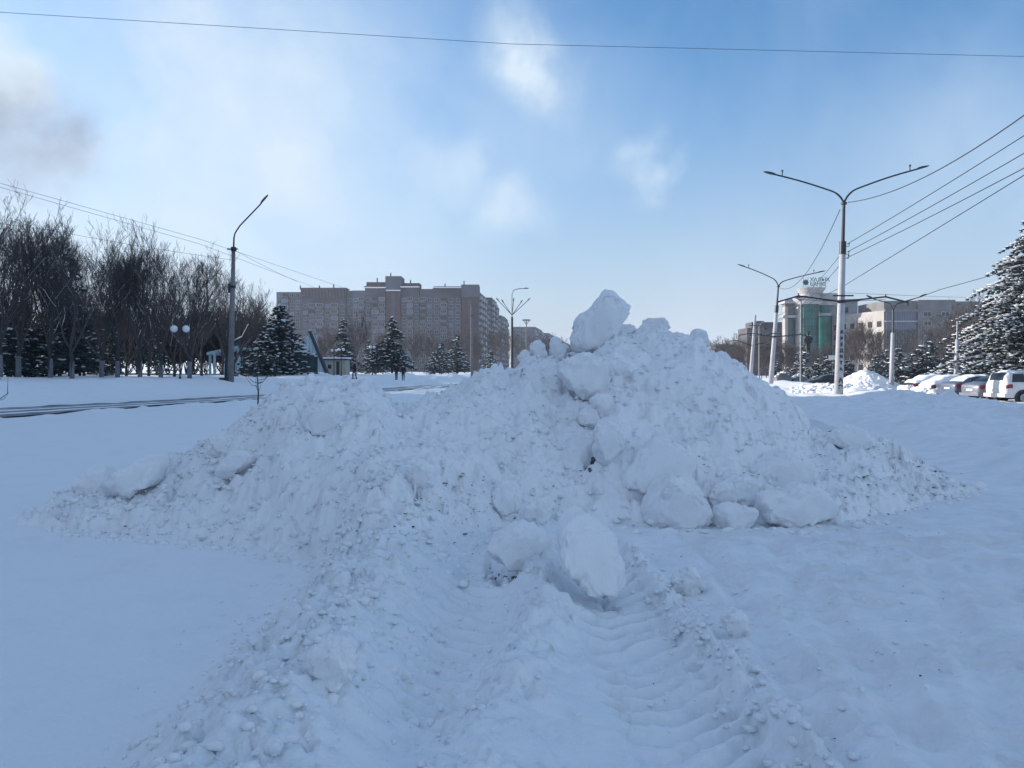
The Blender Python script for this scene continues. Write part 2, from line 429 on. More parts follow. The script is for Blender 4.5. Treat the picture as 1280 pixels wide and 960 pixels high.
# trenches: real cracks and hollows cut into the snow (u, v, radius, depth)
TR = [
 [(746,500,.03,.16),(747,515,.03,.2),(745,540,.035,.26),(747,552,.04,.28),(742,562,.06,.34),(738,574,.075,.36),(736,584,.05,.2)],
 [(703,455,.03,.12),(702,470,.035,.2),(704,489,.035,.2),(716,491,.03,.18),(730,497,.03,.16),(742,500,.03,.12)],
 [(762,472,.025,.10),(775,476,.03,.14),(788,470,.025,.10)],
 [(610,694,.02,.05),(614,709,.04,.12),(620,720,.045,.14),(627,732,.02,.05)],
 [(615,710,.04,.12),(632,718,.045,.16),(647,717,.035,.12),(659,709,.02,.05)],
 [(704,703,.012,.03),(712,714,.02,.07),(728,730,.035,.12),(742,744,.035,.11),(757,756,.025,.08),(774,766,.012,.03)],
 [(889,626,.03,.12),(893,640,.045,.2),(906,643,.03,.15),(921,639,.03,.15),(943,645,.035,.15),(950,642,.02,.1)],
 [(786,618,.02,.06),(796,621,.03,.10),(806,622,.02,.06)],
 [(628,642,.02,.05),(640,651,.025,.08),(690,656,.02,.06),(735,655,.02,.05),(812,658,.02,.06),(890,659,.02,.06)],
 [(100,646,.02,.06),(118,644,.035,.10),(138,638,.03,.08)], [(168,603,.03,.08),(184,600,.03,.10),(193,592,.02,.06)],
]
def trench_points():
    out = []
    for line in TR:
        for a, b in zip(line[:-1], line[1:]):
            n = max(2, int(math.hypot(b[0]-a[0], b[1]-a[1])/2))
            for i in range(n):
                t = i/n; q = [a[k]+(b[k]-a[k])*t for k in range(4)]; y = hitY(q[0], q[1]); out.append(((q[0]-UC)/F*y, y, q[2], q[3]))
    return out
TRP = trench_points()
def cut(X, Y, H, xs, ys):
    D_ = np.zeros_like(H)
    for (cx, cy, r, d) in TRP:
        i0, i1 = np.searchsorted(xs, [cx-r*2.5, cx+r*2.5]); j0, j1 = np.searchsorted(ys, [cy-r*2.5, cy+r*2.5])
        if i1-i0 < 1 or j1-j0 < 1: continue
        q = d*np.exp(-(((X[j0:j1, i0:i1]-cx)**2+(Y[j0:j1, i0:i1]-cy)**2)/(r*r))**1.5)
        D_[j0:j1, i0:i1] = np.maximum(D_[j0:j1, i0:i1], q)
    return H-D_

rng = np.random.default_rng(5)
GX = axis(-2600, 2600, -1.9, 1.9, .023, .0125, 45, 1.12)
GY = axis(-1200, 3000, 2.2, 5.6, .023, .011, 60, 1.10)
X, Y = np.meshgrid(GX, GY)
jf = int(np.searchsorted(GY, 11.7)); jb = int(np.searchsorted(GY, .9)); H = np.zeros(X.shape)
H[jf:] = ground(X[jf:], Y[jf:]); c0, c1 = np.searchsorted(GX, [-9, 11])
H[:jf] = ground(X[:jf], Y[:jf]+0*X[:jf])
items = []
def rl(n, xf, yf, rmin, rmax, hk=.75, pw=2.2, tilt=.35):
    for _ in range(n):
        r = rmin*(1-rng.random()*(1-(rmin/rmax)**pw))**(-1/pw)
        y = yf(); x = xf(y)
        items.append((x, y, r, r*hk*rng.uniform(.6, 1.2), rng.uniform(0, 6.3), rng.normal()*tilt, rng.normal()*tilt, rng.uniform(0, 6)))
rl(1100, lambda y: rng.normal(-1.02, .28), lambda: rng.uniform(2.1, 7.6), .015, .085, .5)
rl(1300, lambda y: rng.normal(.20-.2*max(0, 4.87-y), .17), lambda: rng.uniform(2.9, 6.8), .02, .06, .45)
rl(420, lambda y: (1.2-.07*(y-4))+rng.normal()*.09, lambda: rng.uniform(2.5, 6.2), .02, .05, .5)
rl(700, lambda y: rng.uniform(-.9, 2.6), lambda: rng.uniform(6.0, 8.2), .02, .07, .4)
rl(900, lambda y: rng.uniform(1.2, 1.2+y*.5), lambda: rng.uniform(2.4, 9.5), .012, .035, .35)
rl(60, lambda y: rng.normal(2.0, .5), lambda: rng.normal(6.0, .18), .03, .09, .6)
rl(60, lambda y: rng.normal(3.4, .8), lambda: rng.normal(6.6, .3), .03, .06, .5)
rl(500, lambda y: (-24.4+1.3+rng.normal()*.8+y*ST)/CT, lambda: rng.uniform(22, 60), .08, .25, .4)
rl(900, lambda y: (10.6+rng.normal()*1.3+y*ST)/CT, lambda: rng.uniform(20, 85), .12, .5, .55)
items.sort(key=lambda t: -t[2])
lumps(X, Y, H, GX, GY, items)
H = cut(X, Y, H, GX, GY)
g = grid_object('ground', GX, GY, H, M['snow']); tag(g, kind='structure')
GH = H
def gz(x, y):
    return float(ground(np.array([x]), np.array([y]))[0])
def gsample(x, y):
    i = min(max(np.searchsorted(GX, x), 0), len(GX)-1); j = min(max(np.searchsorted(GY, y), 0), len(GY)-1)
    return float(GH[j, i])

# ------------------------------------------------------------------ the big pile
PX = np.arange(-7.2, 8.6, .0225)
PY = np.concatenate([np.arange(5.6, 12.6, .0225), np.arange(12.6, 16.5, .08)])
X, Y = np.meshgrid(PX, PY)
P0 = pile_only(X, Y); G0 = ground(X, Y)
H = G0+P0
items = []
def pl(n, rmin, rmax, hk, pw=2.0, yl=None, ul=(20, 1235), tilt=.35):
    k = 0
    while k < n:
        u = rng.uniform(*ul); yb = np.interp(u, UB, YB); yc = np.interp(u, UY, YC)
        y = rng.uniform(yb-.35, yc+.5) if yl is None else yb+(yc-yb)*rng.uniform(*yl)
        x = (u-UC)/F*y
        r = rmin*(1-rng.random()*(1-(rmin/rmax)**pw))**(-1/pw)
        if 640 < u < 900 and rng.random() < .55: r *= .6
        items.append((x, y, r, r*hk*rng.uniform(.5, 1.2), rng.uniform(0, 6.3), rng.normal()*tilt, rng.normal()*tilt, rng.uniform(0, 6))); k += 1
pl(260, .07, .22, .30, 1.6)
pl(2400, .030, .10, .38)
pl(900, .05, .17, .45, 1.6, yl=(-.05, .35))
pl(700, .04, .14, .5, 1.6, yl=(.9, 1.1), ul=(60, 1225))
pl(700, .04, .13, .42, 1.6, ul=(40, 600))
pl(500, .035, .11, .40, 1.6, ul=(940, 1225))
items.sort(key=lambda t: -t[2])
lumps(X, Y, H, PX, PY, items)
mk = fbm(X*.6, Y*.6, 3, 74)
mA = .25+.75*sst(-.25, .25, mk); mB = .35+.65*sst(.2, -.3, mk)
face = 1-.72*np.exp(-(((UC+F*X/Y)-810)/110)**2)           # the pushed-up face of the summit is smoother
sA, eA = slabs(X, Y, 2.1, 201); sB, eB = slabs(X, Y, 5.2, 202); sC, eC = slabs(X, Y, 12., 203)
fine = mA*face*(.11*sA+.020*(eA-1))+mB*(.060*sB+.012*(eB-1))+.020*sC+face*(.022*billow(X*9, Y*9, 2, 72))+.012*fbm(X*18, Y*18, 3, 73)
H = H+fine*np.clip((H-G0)*6, 0, 1)
keep = (H-G0 > -.06)
H = cut(X, Y, H, PX, PY)
pile = grid_object('snow_pile', PX, PY, H, M['pile'], keep)
tag(pile, 'huge ploughed heap of lumpy dirty white snow filling the middle of the view', 'snow pile')
PH = H
def psample(x, y):
    i = np.searchsorted(PX, x); j = np.searchsorted(PY, y)
    if 0 < i < len(PX) and 0 < j < len(PY): return max(float(PH[j, i]), gsample(x, y))
    return gsample(x, y)
def hitP(u, v, y0=3.0, y1=15.0):
    y = y0
    while y < y1:
        x = (u-UC)/F*y; z = CAM_H-(v-VH)/F*y
        if psample(x, y) >= z: return y
        y += .02
    return 11.9

# ------------------------------------------------------------------ snow blocks
def block(name, pts, label, Y=None, thick=.8, cat='snow block', material=None, seed=1, push=.5, rough=1.0, tilt=0.0, group=None, dz=0.0, xt=0.0):
    """irregular lump whose outline follows pts (image px), with real size and thickness"""
    P = np.array(pts, float); c = P.mean(0)
    if Y is None: Y = hitP(c[0], P[:, 1].max()-2)
    xs = (P[:, 0]-UC)/F*Y; zs = CAM_H-(P[:, 1]-VH)/F*Y
    cx, cz = xs.mean(), zs.mean()
    ang = np.arctan2(zs-cz, xs-cx); rad = np.hypot(xs-cx, zs-cz)
    o = np.argsort(ang); ang = ang[o]; rad = rad[o]
    ang3 = np.concatenate([ang-2*math.pi, ang, ang+2*math.pi]); rad3 = np.tile(rad, 3)
    W = xs.max()-xs.min(); T = min(W, zs.max()-zs.min())*thick*.8/2
    V = ICO5_V
    # squarer section: push the sphere towards a slab
    a = np.arctan2(V[:, 2], V[:, 0]); rr = np.hypot(V[:, 0], V[:, 2]); yy = V[:, 1]
    rs = np.clip(rr, 0, 1)**.40
    ry = np.sign(yy)*np.abs(yy)**.30
    Rr = np.interp(a, ang3, rad3)
    x = np.cos(a)*rs*Rr; z = np.sin(a)*rs*Rr; y = ry*T
    rg = np.random.default_rng(seed)
    for _ in range(7):                                     # broken flat facets on the body
        n = rg.normal(size=3); n[1] = -abs(n[1])*1.2; n /= np.linalg.norm(n)
        q = x*n[0]+y*n[1]+z*n[2]; lim = q.max()*rg.uniform(.66, .90); ex = np.clip(q-lim, 0, None)*.97
        x = x-ex*n[0]*.9; y = y-ex*n[1]; z = z-ex*n[2]*.9
    sc = max(.15, min(W, .8))
    n1 = fbm(x/sc*3+seed*3.1+y*2, z/sc*3+y/sc*2.3, 4, seed); n2 = fbm(x*22+y*9, z*22+seed+y*11, 3, seed+5)
    k = .055*sc*rough*n1+.008*rough*n2+.006*rough*billow(x*14+seed, z*14+y*9, 2, seed+3)+.03*sc*rough*np.abs(fbm(x/sc*6+seed, z/sc*6+y*5, 3, seed+9))
    ln = np.sqrt(x*x+y*y*1.0+z*z)+1e-6
    x = x+x/ln*k; y = y+y/ln*k*1.3-.004*n2; z = z+z/ln*k
    x = x*1.05; z = z*1.05
    y = y+z*(tilt+rg.uniform(-.1, .35))+x*(xt+rg.uniform(-.35, .35))
    me = bpy.data.meshes.new(name); me.from_pydata(np.stack([x, y, z], -1).tolist(), [], ICO5_F)
    me.polygons.foreach_set('use_smooth', [True]*len(me.polygons)); me.materials.append(material or M['block']); me.update()
    ob = bpy.data.objects.new(name, me); COL.objects.link(ob); ob.location = (cx, Y+T*(push*.8+(.30 if material is None else .05)), cz+dz)
    return tag(ob, label, cat, group)

B = block
B('snow_block', [(719,437),(719,412),(738,387),(747,374),(754,366),(766,362),(780,369),(785,391),(776,405),(765,425),(761,442),(740,450),(720,448)],
  'tall leaning block of packed snow standing up on the crest of the heap', Y=11.3, thick=.85, seed=3, push=.2, tilt=-.1)
B('snow_block', [(663,442),(664,430),(670,423),(677,428),(681,436),(681,448),(670,450)], 'pointed tooth of snow on the crest, left of the tall leaning block', Y=11.55, thick=1.1, seed=4)
B('snow_block', [(689,434),(690,424),(694,421),(702,429),(711,436),(709,448),(692,450)], 'slanting snow fin on the crest just left of the tall leaning block', Y=11.5, thick=.8, seed=5)
B('snow_block', [(650,452),(652,439),(656,437),(661,444),(660,456)], 'smallest upright snow tooth at the left end of the crest teeth', Y=11.5, thick=1.0, seed=6)
B('snow_block', [(703,456),(716,449),(748,449),(760,453),(762,475),(758,492),(735,497),(721,489),(703,486)], 'squarish cracked snow block directly under the tall leaning block', thick=1.0, seed=7, push=.35)
B('snow_block', [(740,500),(750,494),(761,495),(769,510),(767,524),(749,523),(741,511)], 'small rounded snow block below the squarish cracked one', thick=1.1, seed=8, push=.4)
B('snow_block', [(724,524),(731,512),(741,508),(749,522),(744,537),(731,532)], 'small snow chunk wedged at the left of the crack', thick=1.1, seed=9, push=.3)
B('snow_block', [(748,530),(768,521),(777,538),(779,556),(769,575),(753,583),(747,552)], 'tall smooth snow block forming the right side of the dark crack', thick=.9, seed=10, push=.4)
B('snow_block', [(736,543),(745,540),(746,556),(738,556)], 'tiny snow chunk sitting over the dark hole of the crack', thick=1.2, seed=11, push=.2)
B('snow_block', [(760,455),(775,450),(790,456),(788,467),(775,473),(762,468)], 'low snow ledge beside the foot of the tall leaning block', thick=1.1, seed=13, push=.4)
B('snow_block', [(784,614),(795,585),(810,563),(835,552),(862,552),(872,585),(866,612),(838,620),(810,622)], 'large slab of snow leaning on the face above the front boulder', thick=.35, seed=14, push=.6, tilt=.5)
B('snow_block', [(812,655),(815,620),(828,604),(845,600),(865,608),(880,622),(890,640),(889,657),(850,660)], 'big rounded snow boulder at the front foot of the heap', thick=.9, seed=15, push=.5)
B('snow_block', [(943,636),(957,622),(985,617),(1026,614),(1048,628),(1049,644),(1038,655),(1010,657),(974,653),(948,646)], 'long low snow block lying at the right front foot of the heap', thick=1.0, seed=16, push=.5)
B('snow_block', [(950,598),(955,580),(977,573),(1005,575),(1021,586),(1022,609),(995,617),(965,614)], 'rounded snow block sitting behind the long low one', thick=.9, seed=17, push=.5)
B('snow_block', [(918,612),(925,600),(940,597),(958,612),(958,632),(940,638),(922,630)], 'snow chunk between the front boulder and the long low block', thick=1.1, seed=18, push=.5)
B('snow_block', [(892,612),(905,604),(920,612),(922,630),(905,640),(893,634)], 'snow chunk touching the right side of the front boulder', thick=1.1, seed=19, push=.5)
B('snow_block', [(894,650),(902,638),(928,636),(948,642),(950,655),(925,661),(900,659)], 'flat snow chunk lying between boulder and long block at ground level', thick=1.0, seed=20, push=.5)
B('snow_block', [(266,595),(272,583),(283,573),(299,565),(316,572),(314,582),(304,590),(289,597)], 'smooth oval slab of clean snow on the left flank of the heap', thick=.9, seed=21, push=.3, rough=.4)
B('snow_block', [(91,610),(99,592),(118,584),(134,591),(140,602),(129,613),(107,617)], 'rounded snow lump at the far left tip of the heap', thick=1.1, seed=22, push=.4, rough=.6)
B('snow_block', [(127,622),(140,600),(160,586),(180,574),(194,578),(190,596),(170,612),(148,625)], 'long slanting snow lump next to the leftmost rounded one', thick=1.0, seed=23, push=.4, rough=.7)
B('snow_block', [(610,692),(616,677),(630,667),(648,663),(674,665),(686,680),(684,697),(667,706),(644,715),(620,712)], 'thick round slab of snow propped up between the wheel ruts', thick=.9, seed=24, push=.55, rough=.8, tilt=.35, dz=.0)
B('snow_block', [(702,690),(704,668),(720,656),(738,655),(758,668),(775,700),(786,735),(784,755),(771,765),(748,745),(722,720)], 'largest foreground slab of snow tilted on edge right of the round slab', thick=.75, seed=25, push=.65, rough=.8, tilt=.55, xt=.45)
B('snow_block', [(622,640),(622,612),(630,603),(642,606),(650,632),(648,648),(632,648)], 'narrow upright snow chunk at the foot of the heap above the round slab', thick=.9, seed=26, push=.5)
B('snow_block', [(650,648),(652,632),(668,627),(685,632),(690,646),(672,653)], 'low rounded snow chunk beside the narrow upright one', thick=1.2, seed=27, push=.5)
B('snow_block', [(690,652),(700,640),(722,638),(735,647),(725,656)], 'low snow chunk between the front foot chunks and the boulder', thick=1.2, seed=28, push=.5)
B('snow_block', [(909,792),(910,776),(918,769),(930,769),(938,779),(937,793),(924,799)], 'lone snowball sized lump on the flat snow at lower right', thick=1.3, seed=29, push=.6)
B('snow_block', [(845,738),(850,722),(862,716),(876,724),(878,738),(864,747)], 'crumbling snow lump at the top of the right wheel rut', thick=1.2, seed=30, push=.5, rough=1.6)
B('snow_block', [(256,556),(270,543),(290,546),(296,560),(280,570),(262,568)], 'blunt snow chunk just above the smooth oval slab', thick=1.0, seed=31, push=.5)
B('snow_block', [(372,528),(390,508),(418,506),(430,525),(418,546),(388,548)], 'rounded snow chunk high on the left hump', thick=.8, seed=32, push=.6)
B('snow_block', [(372,846),(384,822),(410,812),(436,822),(438,850),(412,864)], 'rounded snow lump halfway up the near windrow', thick=1.0, seed=34, push=1.3)
B('snow_block', [(508,612),(512,590),(522,578),(536,582),(540,602),(530,616)], 'half buried upright snow chunk low on the face between the two humps', thick=.9, seed=40, push=.6)
B('snow_block', [(800,412),(806,404),(822,399),(832,402),(836,411),(826,418)], 'knob of snow on the very top of the right summit', Y=12.0, thick=1.1, seed=35, push=.3)
B('snow_block', [(864,424),(866,414),(878,413),(884,420),(884,432),(870,434)], 'square knob of snow on the right shoulder of the summit', Y=11.9, thick=1.1, seed=36, push=.3)
B('snow_block', [(770,417),(772,409),(782,407),(792,408),(792,418)], 'low snow knob right beside the tall leaning block', Y=11.9, thick=1.3, seed=37, push=.3)
B('snow_block', [(1040,548),(1052,538),(1075,536),(1092,545),(1088,556),(1058,558)], 'crusty snow lump on the low right shoulder', thick=1.0, seed=38, push=.5)

# dark tubes in the cracks and under slabs: dirt, plus shade painted in
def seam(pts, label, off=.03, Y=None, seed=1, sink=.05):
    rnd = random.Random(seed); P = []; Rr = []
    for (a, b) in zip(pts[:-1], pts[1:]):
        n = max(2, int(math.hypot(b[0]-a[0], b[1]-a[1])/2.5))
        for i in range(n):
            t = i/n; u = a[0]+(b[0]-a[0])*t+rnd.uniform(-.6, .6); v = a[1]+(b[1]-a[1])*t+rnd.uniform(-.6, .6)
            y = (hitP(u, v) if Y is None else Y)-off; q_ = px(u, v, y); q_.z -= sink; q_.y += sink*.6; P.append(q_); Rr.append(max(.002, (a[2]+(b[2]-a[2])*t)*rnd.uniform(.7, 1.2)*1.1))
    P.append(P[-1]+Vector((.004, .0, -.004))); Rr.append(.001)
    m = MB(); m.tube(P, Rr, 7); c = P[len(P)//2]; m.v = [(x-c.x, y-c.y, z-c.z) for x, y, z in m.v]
    o = m.build('dirt_shade_seam', M['dirt'], smooth=True, loc=c); return tag(o, label, 'frozen dirt')
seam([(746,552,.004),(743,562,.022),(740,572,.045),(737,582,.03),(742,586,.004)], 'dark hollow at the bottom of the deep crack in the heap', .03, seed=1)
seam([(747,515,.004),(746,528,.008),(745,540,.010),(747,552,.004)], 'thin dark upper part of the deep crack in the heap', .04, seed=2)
seam([(610,694,.004),(614,708,.016),(620,718,.020),(627,731,.003)], 'dark painted shade at the left underside of the round slab', .012, seed=5)
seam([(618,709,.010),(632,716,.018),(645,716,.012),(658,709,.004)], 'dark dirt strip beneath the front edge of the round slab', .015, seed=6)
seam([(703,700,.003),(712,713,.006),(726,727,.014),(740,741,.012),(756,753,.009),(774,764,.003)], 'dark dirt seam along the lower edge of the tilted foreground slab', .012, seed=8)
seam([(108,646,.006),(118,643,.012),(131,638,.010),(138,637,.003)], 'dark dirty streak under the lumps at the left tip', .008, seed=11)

# loose crumbs and dirt specks: nobody could count them
mb = MB(); k = 0
for i in range(3600):
    q = rng.random()
    if q < .55:
        u = rng.uniform(60, 1225); yb = np.interp(u, UB, YB); yc = np.interp(u, UY, YC); y = rng.uniform(yb-.5, yc); x = (u-UC)/F*y; r = rng.choice([.018, .025, .035, .05], p=[.4, .3, .2, .1])
    elif q < .85:
        y = rng.uniform(2.3, 7.5); x = rng.normal(-1.0, .38); r = rng.choice([.010, .016, .024, .036], p=[.4, .3, .2, .1])
    elif q < .93:
        y = rng.uniform(2.6, 6.4); x = 1.22-.07*(y-4)+rng.normal()*.12; r = rng.uniform(.01, .03)
    else:
        y = rng.uniform(2.6, 9); x = rng.uniform(-.8, .6*y); r = rng.uniform(.006, .018)
    z = psample(x, y)
    mb.blob((x, y, z+r*.05), (r*rng.uniform(.8, 1.4), r*rng.uniform(.8, 1.4), r*rng.uniform(.5, .9)), seed=i, jit=.28)
o = mb.build('snow_crumbs', M['block'], smooth=True); tag(o, 'small white crumbs of snow strewn over heap, windrow and ruts', 'snow crumbs', kind='stuff')
mb = MB()
def speck(x, y, r, el=1.0):
    z = psample(x, y); a = rng.uniform(0, 6.3)
    vs = []
    for j in range(5):
        t = a+j*2*math.pi/5; rr = r*rng.uniform(.5, 1.1)
        vs.append((x+math.cos(t)*rr*el, y+math.sin(t)*rr, z+.004+rng.uniform(-.2, .9)*r))
    vs.append((x, y, z+.006+r*.6)); mb.add(vs, [(j, (j+1)%5, 5) for j in range(5)])
for i in range(600):
    c = rng.random()
    if c < .50:
        u = rng.uniform(80, 1225); yb = np.interp(u, UB, YB); yc = np.interp(u, UY, YC); y = rng.uniform(yb-.2, yc); x = (u-UC)/F*y; r = .005+.012*rng.random()**3
    elif c < .62:
        u = rng.normal(1080, 70); v = rng.normal(595, 22); y = hitP(u, v); x = (u-UC)/F*y; r = .006+.016*rng.random()**2
    elif c < .80:
        u = rng.normal(600, 60); v = rng.normal(640, 25); y = hitP(u, v); x = (u-UC)/F*y; r = .005+.012*rng.random()**2
    else:
        y = rng.uniform(3.2, 8.5); x = rng.uniform(-1.0, .65*y)+.2*rng.normal(); r = .002+.006*rng.random()**4
    speck(x, y, r, rng.uniform(.8, 2.4))
o = mb.build('dirt_specks', M['speck']); tag(o, 'dark grains and bits of bark dotting the dumped snow', 'dirt', kind='stuff')
# ------------------------------------------------------------------ cleared road on the left
def road_strip(name, w0, w1, y0, y1, dz, material, wav=.12, n=260, seed=0):
    ys = np.geomspace(y0, y1, n); k = 9
    f = []
    # y runs along the road, w across it; x = (w + y*ST)/CT
    a = w0+wav*fbm(ys*.5, ys*0+seed, 3, 91); b = w1+wav*fbm(ys*.5, ys*0+seed+9.0, 3, 92)
    t_ = np.linspace(0, 1, k)[None, :]; W_ = a[:, None]+(b-a)[:, None]*t_; Yr = np.repeat(ys[:, None], k, 1); Xr = (W_+Yr*ST)/CT
    v = np.stack([Xr, Yr, ground(Xr, Yr)+dz], -1).reshape(-1, 3).tolist()
    for i in range(n-1):
        for j in range(k-1): f.append((i*k+j, i*k+j+1, (i+1)*k+j+1, (i+1)*k+j))
    me = bpy.data.meshes.new(name); me.from_pydata(v, [], f); me.materials.append(material); me.polygons.foreach_set('use_smooth', [True]*len(me.polygons))
    o = bpy.data.objects.new(name, me); COL.objects.link(o); return tag(o, kind='structure')
road_strip('road', -29.9, -24.0, 9, 420, .05, M['asphalt'])
road_strip('packed_snow_track', -28.9, -28.2, 9, 420, .062, M['softsnow'], .25, seed=3)
road_strip('packed_snow_track', -27.3, -26.6, 9, 420, .062, M['softsnow'], .25, seed=5)

road_strip('packed_snow_track', 3.2, 4.1, 12.5, 420, .030, M['packed'], .3, seed=11)
road_strip('packed_snow_track', 1.5, 2.2, 13.5, 420, .030, M['packed'], .3, seed=15)
road_strip('packed_snow_track', -.6, .3, 16, 420, .030, M['packed'], .3, seed=19)
def wline(w, y): return (w+y*ST)/CT

# ------------------------------------------------------------------ trees
def grow(mb_t, mb_b, mb_s, rnd, H, spread=.5, lev=4, dens=1.0, tr=.16, twig=.011, fork=.22, snow=.25, bole=None):
    def branch(p, d, L, r, level):
        n = 5 if level < 2 else (4 if level == 2 else 3)
        pts = [p]; dd = d.copy(); q = p.copy()
        for i in range(n):
            dd = (dd+Vector((rnd.gauss(0, .13), rnd.gauss(0, .13), rnd.gauss(.05, .07)))).normalized()
            q = q+dd*(L/n); pts.append(q.copy())
        r1 = max(twig, r*.45)
        rs = [r+(r1-r)*i/n for i in range(n+1)]
        (mb_b).tube(pts, rs, 6 if level < 2 else (4 if level == 2 else 3), cap=False)
        if mb_s is not None and level in (1, 2) and rnd.random() < snow:
            mb_s.tube([a+Vector((0, 0, r*.8)) for a in pts[:-1]], [x*.75 for x in rs[:-1]], 4, cap=False)
        if level >= lev: return
        m = int({0: 7, 1: 9, 2: 7, 3: 5}.get(level, 4)*dens*rnd.uniform(.8, 1.2))
        for k in range(max(2, m)):
            t = rnd.uniform(.22, 1.0) if level else rnd.uniform(.15, 1.0)
            i = min(int(t*n), n-1); a = pts[i].lerp(pts[i+1], t*n-i)
            ax = Vector((rnd.gauss(0, 1), rnd.gauss(0, 1), 0)).normalized()
            dn = (dd*(1-spread)+ax*spread*rnd.uniform(.7, 1.2)+Vector((0, 0, .35))).normalized()
            branch(a, dn, L*rnd.uniform(.42, .62), max(twig, rs[i]*.5), level+1)
    bole = bole or H*fork
    pts = [Vector((0, 0, -.4)), Vector((rnd.gauss(0, .03), rnd.gauss(0, .03), bole*.5)), Vector((rnd.gauss(0, .08), rnd.gauss(0, .08), bole))]
    mb_t.tube(pts, [tr*1.15, tr, tr*.85], 8)
    nl = rnd.randint(4, 6)
    for k in range(nl):
        a = 2*math.pi*k/nl+rnd.uniform(-.4, .4); s = rnd.uniform(.25, .75)*spread*1.5
        d = Vector((math.cos(a)*s, math.sin(a)*s, 1)).normalized()
        branch(pts[-1]-Vector((0, 0, rnd.uniform(0, bole*.35))), d, (H-bole)*rnd.uniform(.55, .8), tr*.55, 0 if lev >= 4 else 1)

def bare_tree(label, seed, H, group=None, paint=False, spread=.5, lev=4, dens=1.0, tr=.16, barkm=None, twigm=None, snow=.25, cat='tree', bole=None, twig=.011, name='bare_tree'):
    rnd = random.Random(seed); t, b, s = MB(), MB(), MB()
    grow(t, b, s if snow else None, rnd, H, spread, lev, dens, tr, snow=snow, bole=bole, twig=twig)
    root = empty(name, (0, 0, 0), label, cat, group)
    zt = sorted(v[2] for v in b.v)[int(len(b.v)*.995)]; k = H/zt; kx = .9
    for q in (t, b, s): q.v = [(v[0]*kx, v[1]*kx, v[2]*k) for v in q.v]
    t.build('trunk', barkm or M['bark'], root, smooth=True)
    if paint:
        pb = MB(); pb.tube([(0,0,-.3), (0,0,1.5)], [tr*1.25*kx, tr*1.12*kx], 9); pb.build('painted_base', M['greywash'], root, smooth=True)
    if snow and s.v: b.cur = 1; b.add(s.v, s.f)
    b.build('crown', [twigm or M['twig'], M['softsnow']], root)
    return root

def spruce(label, seed, H, Rb, group=None, needle='needle', n_wh=26, snow=.55, per=9, bare=.08, cat='spruce', sz=1.0, core=True, snow_n=1):
    rnd = random.Random(seed); tr, fo, sn = MB(), MB(), MB()
    tr.tube([(0, 0, -.5), (0, 0, H*.5), (0, 0, H*.97)], [H*.016+.04, H*.010+.02, .015], 7)
    for w in range(n_wh):
        t = (w+rnd.uniform(-.3, .3))/n_wh; t = max(0, min(.985, t))
        z0 = H*(bare+(1-bare)*t); L0 = Rb*(1-t)**.82*(.92 if t > .04 else .75)+.15
        for k in range(max(4, int(per*(1-t*.4)))):
            tj = max(0, min(.97, t+rnd.uniform(-1.1, 1.1)/n_wh)); z0 = H*(bare+(1-bare)*tj); L0 = Rb*(1-tj)**.85*rnd.choice((.75, .9, 1, 1.12))+.12
            a = rnd.uniform(0, 2*math.pi); L = L0*rnd.uniform(.72, 1.18); dr = rnd.uniform(.16, .34)
            n = max(2, int(L/(.30*sz)))
            for i in range(n+1):
                s = (i+.4)/(n+.4); r = L*s
                z = z0+.18*L*math.sin(s*2.2)-dr*L*s*s
                wdt = (.10+.26*L*(1-abs(s-.45)*1.2))*.55
                for q in range(3):
                    off = rnd.uniform(-wdt, wdt)
                    ca, sa = math.cos(a), math.sin(a)
                    cx, cy = ca*r-sa*off, sa*r+ca*off; cz = z+rnd.uniform(-.05, .05)-abs(off)*.25
                    l2 = .30*sz*rnd.uniform(.7, 1.3); w2 = .13*sz*rnd.uniform(.7, 1.3); b = a+rnd.uniform(-.9, .9)*(1 if off == 0 else 1)
                    cb, sb = math.cos(b), math.sin(b); hz = rnd.uniform(-.20, .05)*sz
                    fo.add([(cx-sb*w2, cy+cb*w2, cz), (cx+sb*w2, cy-cb*w2, cz-.03), (cx+cb*l2, cy+sb*l2, cz+hz), (cx-cb*.05, cy-sb*.05, cz-.16*sz)], [(0, 1, 2), (0, 2, 3), (1, 3, 2)])
                for _s in range(snow_n):
                    if rnd.random() > snow*(.35+.65*s): continue
                    rr = rnd.uniform(.07, .17)*sz*(1 if s < .9 else .8)
                    off = rnd.uniform(-wdt, wdt)*.8
                    sn.blob((math.cos(a)*r-math.sin(a)*off, math.sin(a)*r+math.cos(a)*off, z+.07*sz-abs(off)*.25), (rr*1.9, rr*.95, rr*.42), seed=rnd.random(), jit=.3, rot=a)
    root = empty('spruce_tree', (0, 0, 0), label, cat, group)
    tr.build('trunk', M['bark'], root); fo.cur = 1; fo.add(sn.v, sn.f); fo.build('foliage', [M[needle], M['softsnow']], root)
    return root

def put(root, u, Y, dz=0.0, rz=0.0, scale=1.0):
    x = (u-UC)/F*Y; root.location = (x, Y, gz(x, Y)+dz); root.rotation_euler = (0, 0, rz)
    root.scale = (scale,)*3 if not hasattr(scale, '__len__') else scale
    return root
def put_dup(src, u, Y, rz, scale, label=None, dz=0.0, group=None):
    x = (u-UC)/F*Y
    return dup(src, (x, Y, gz(x, Y)+dz), rz, scale, label, group)

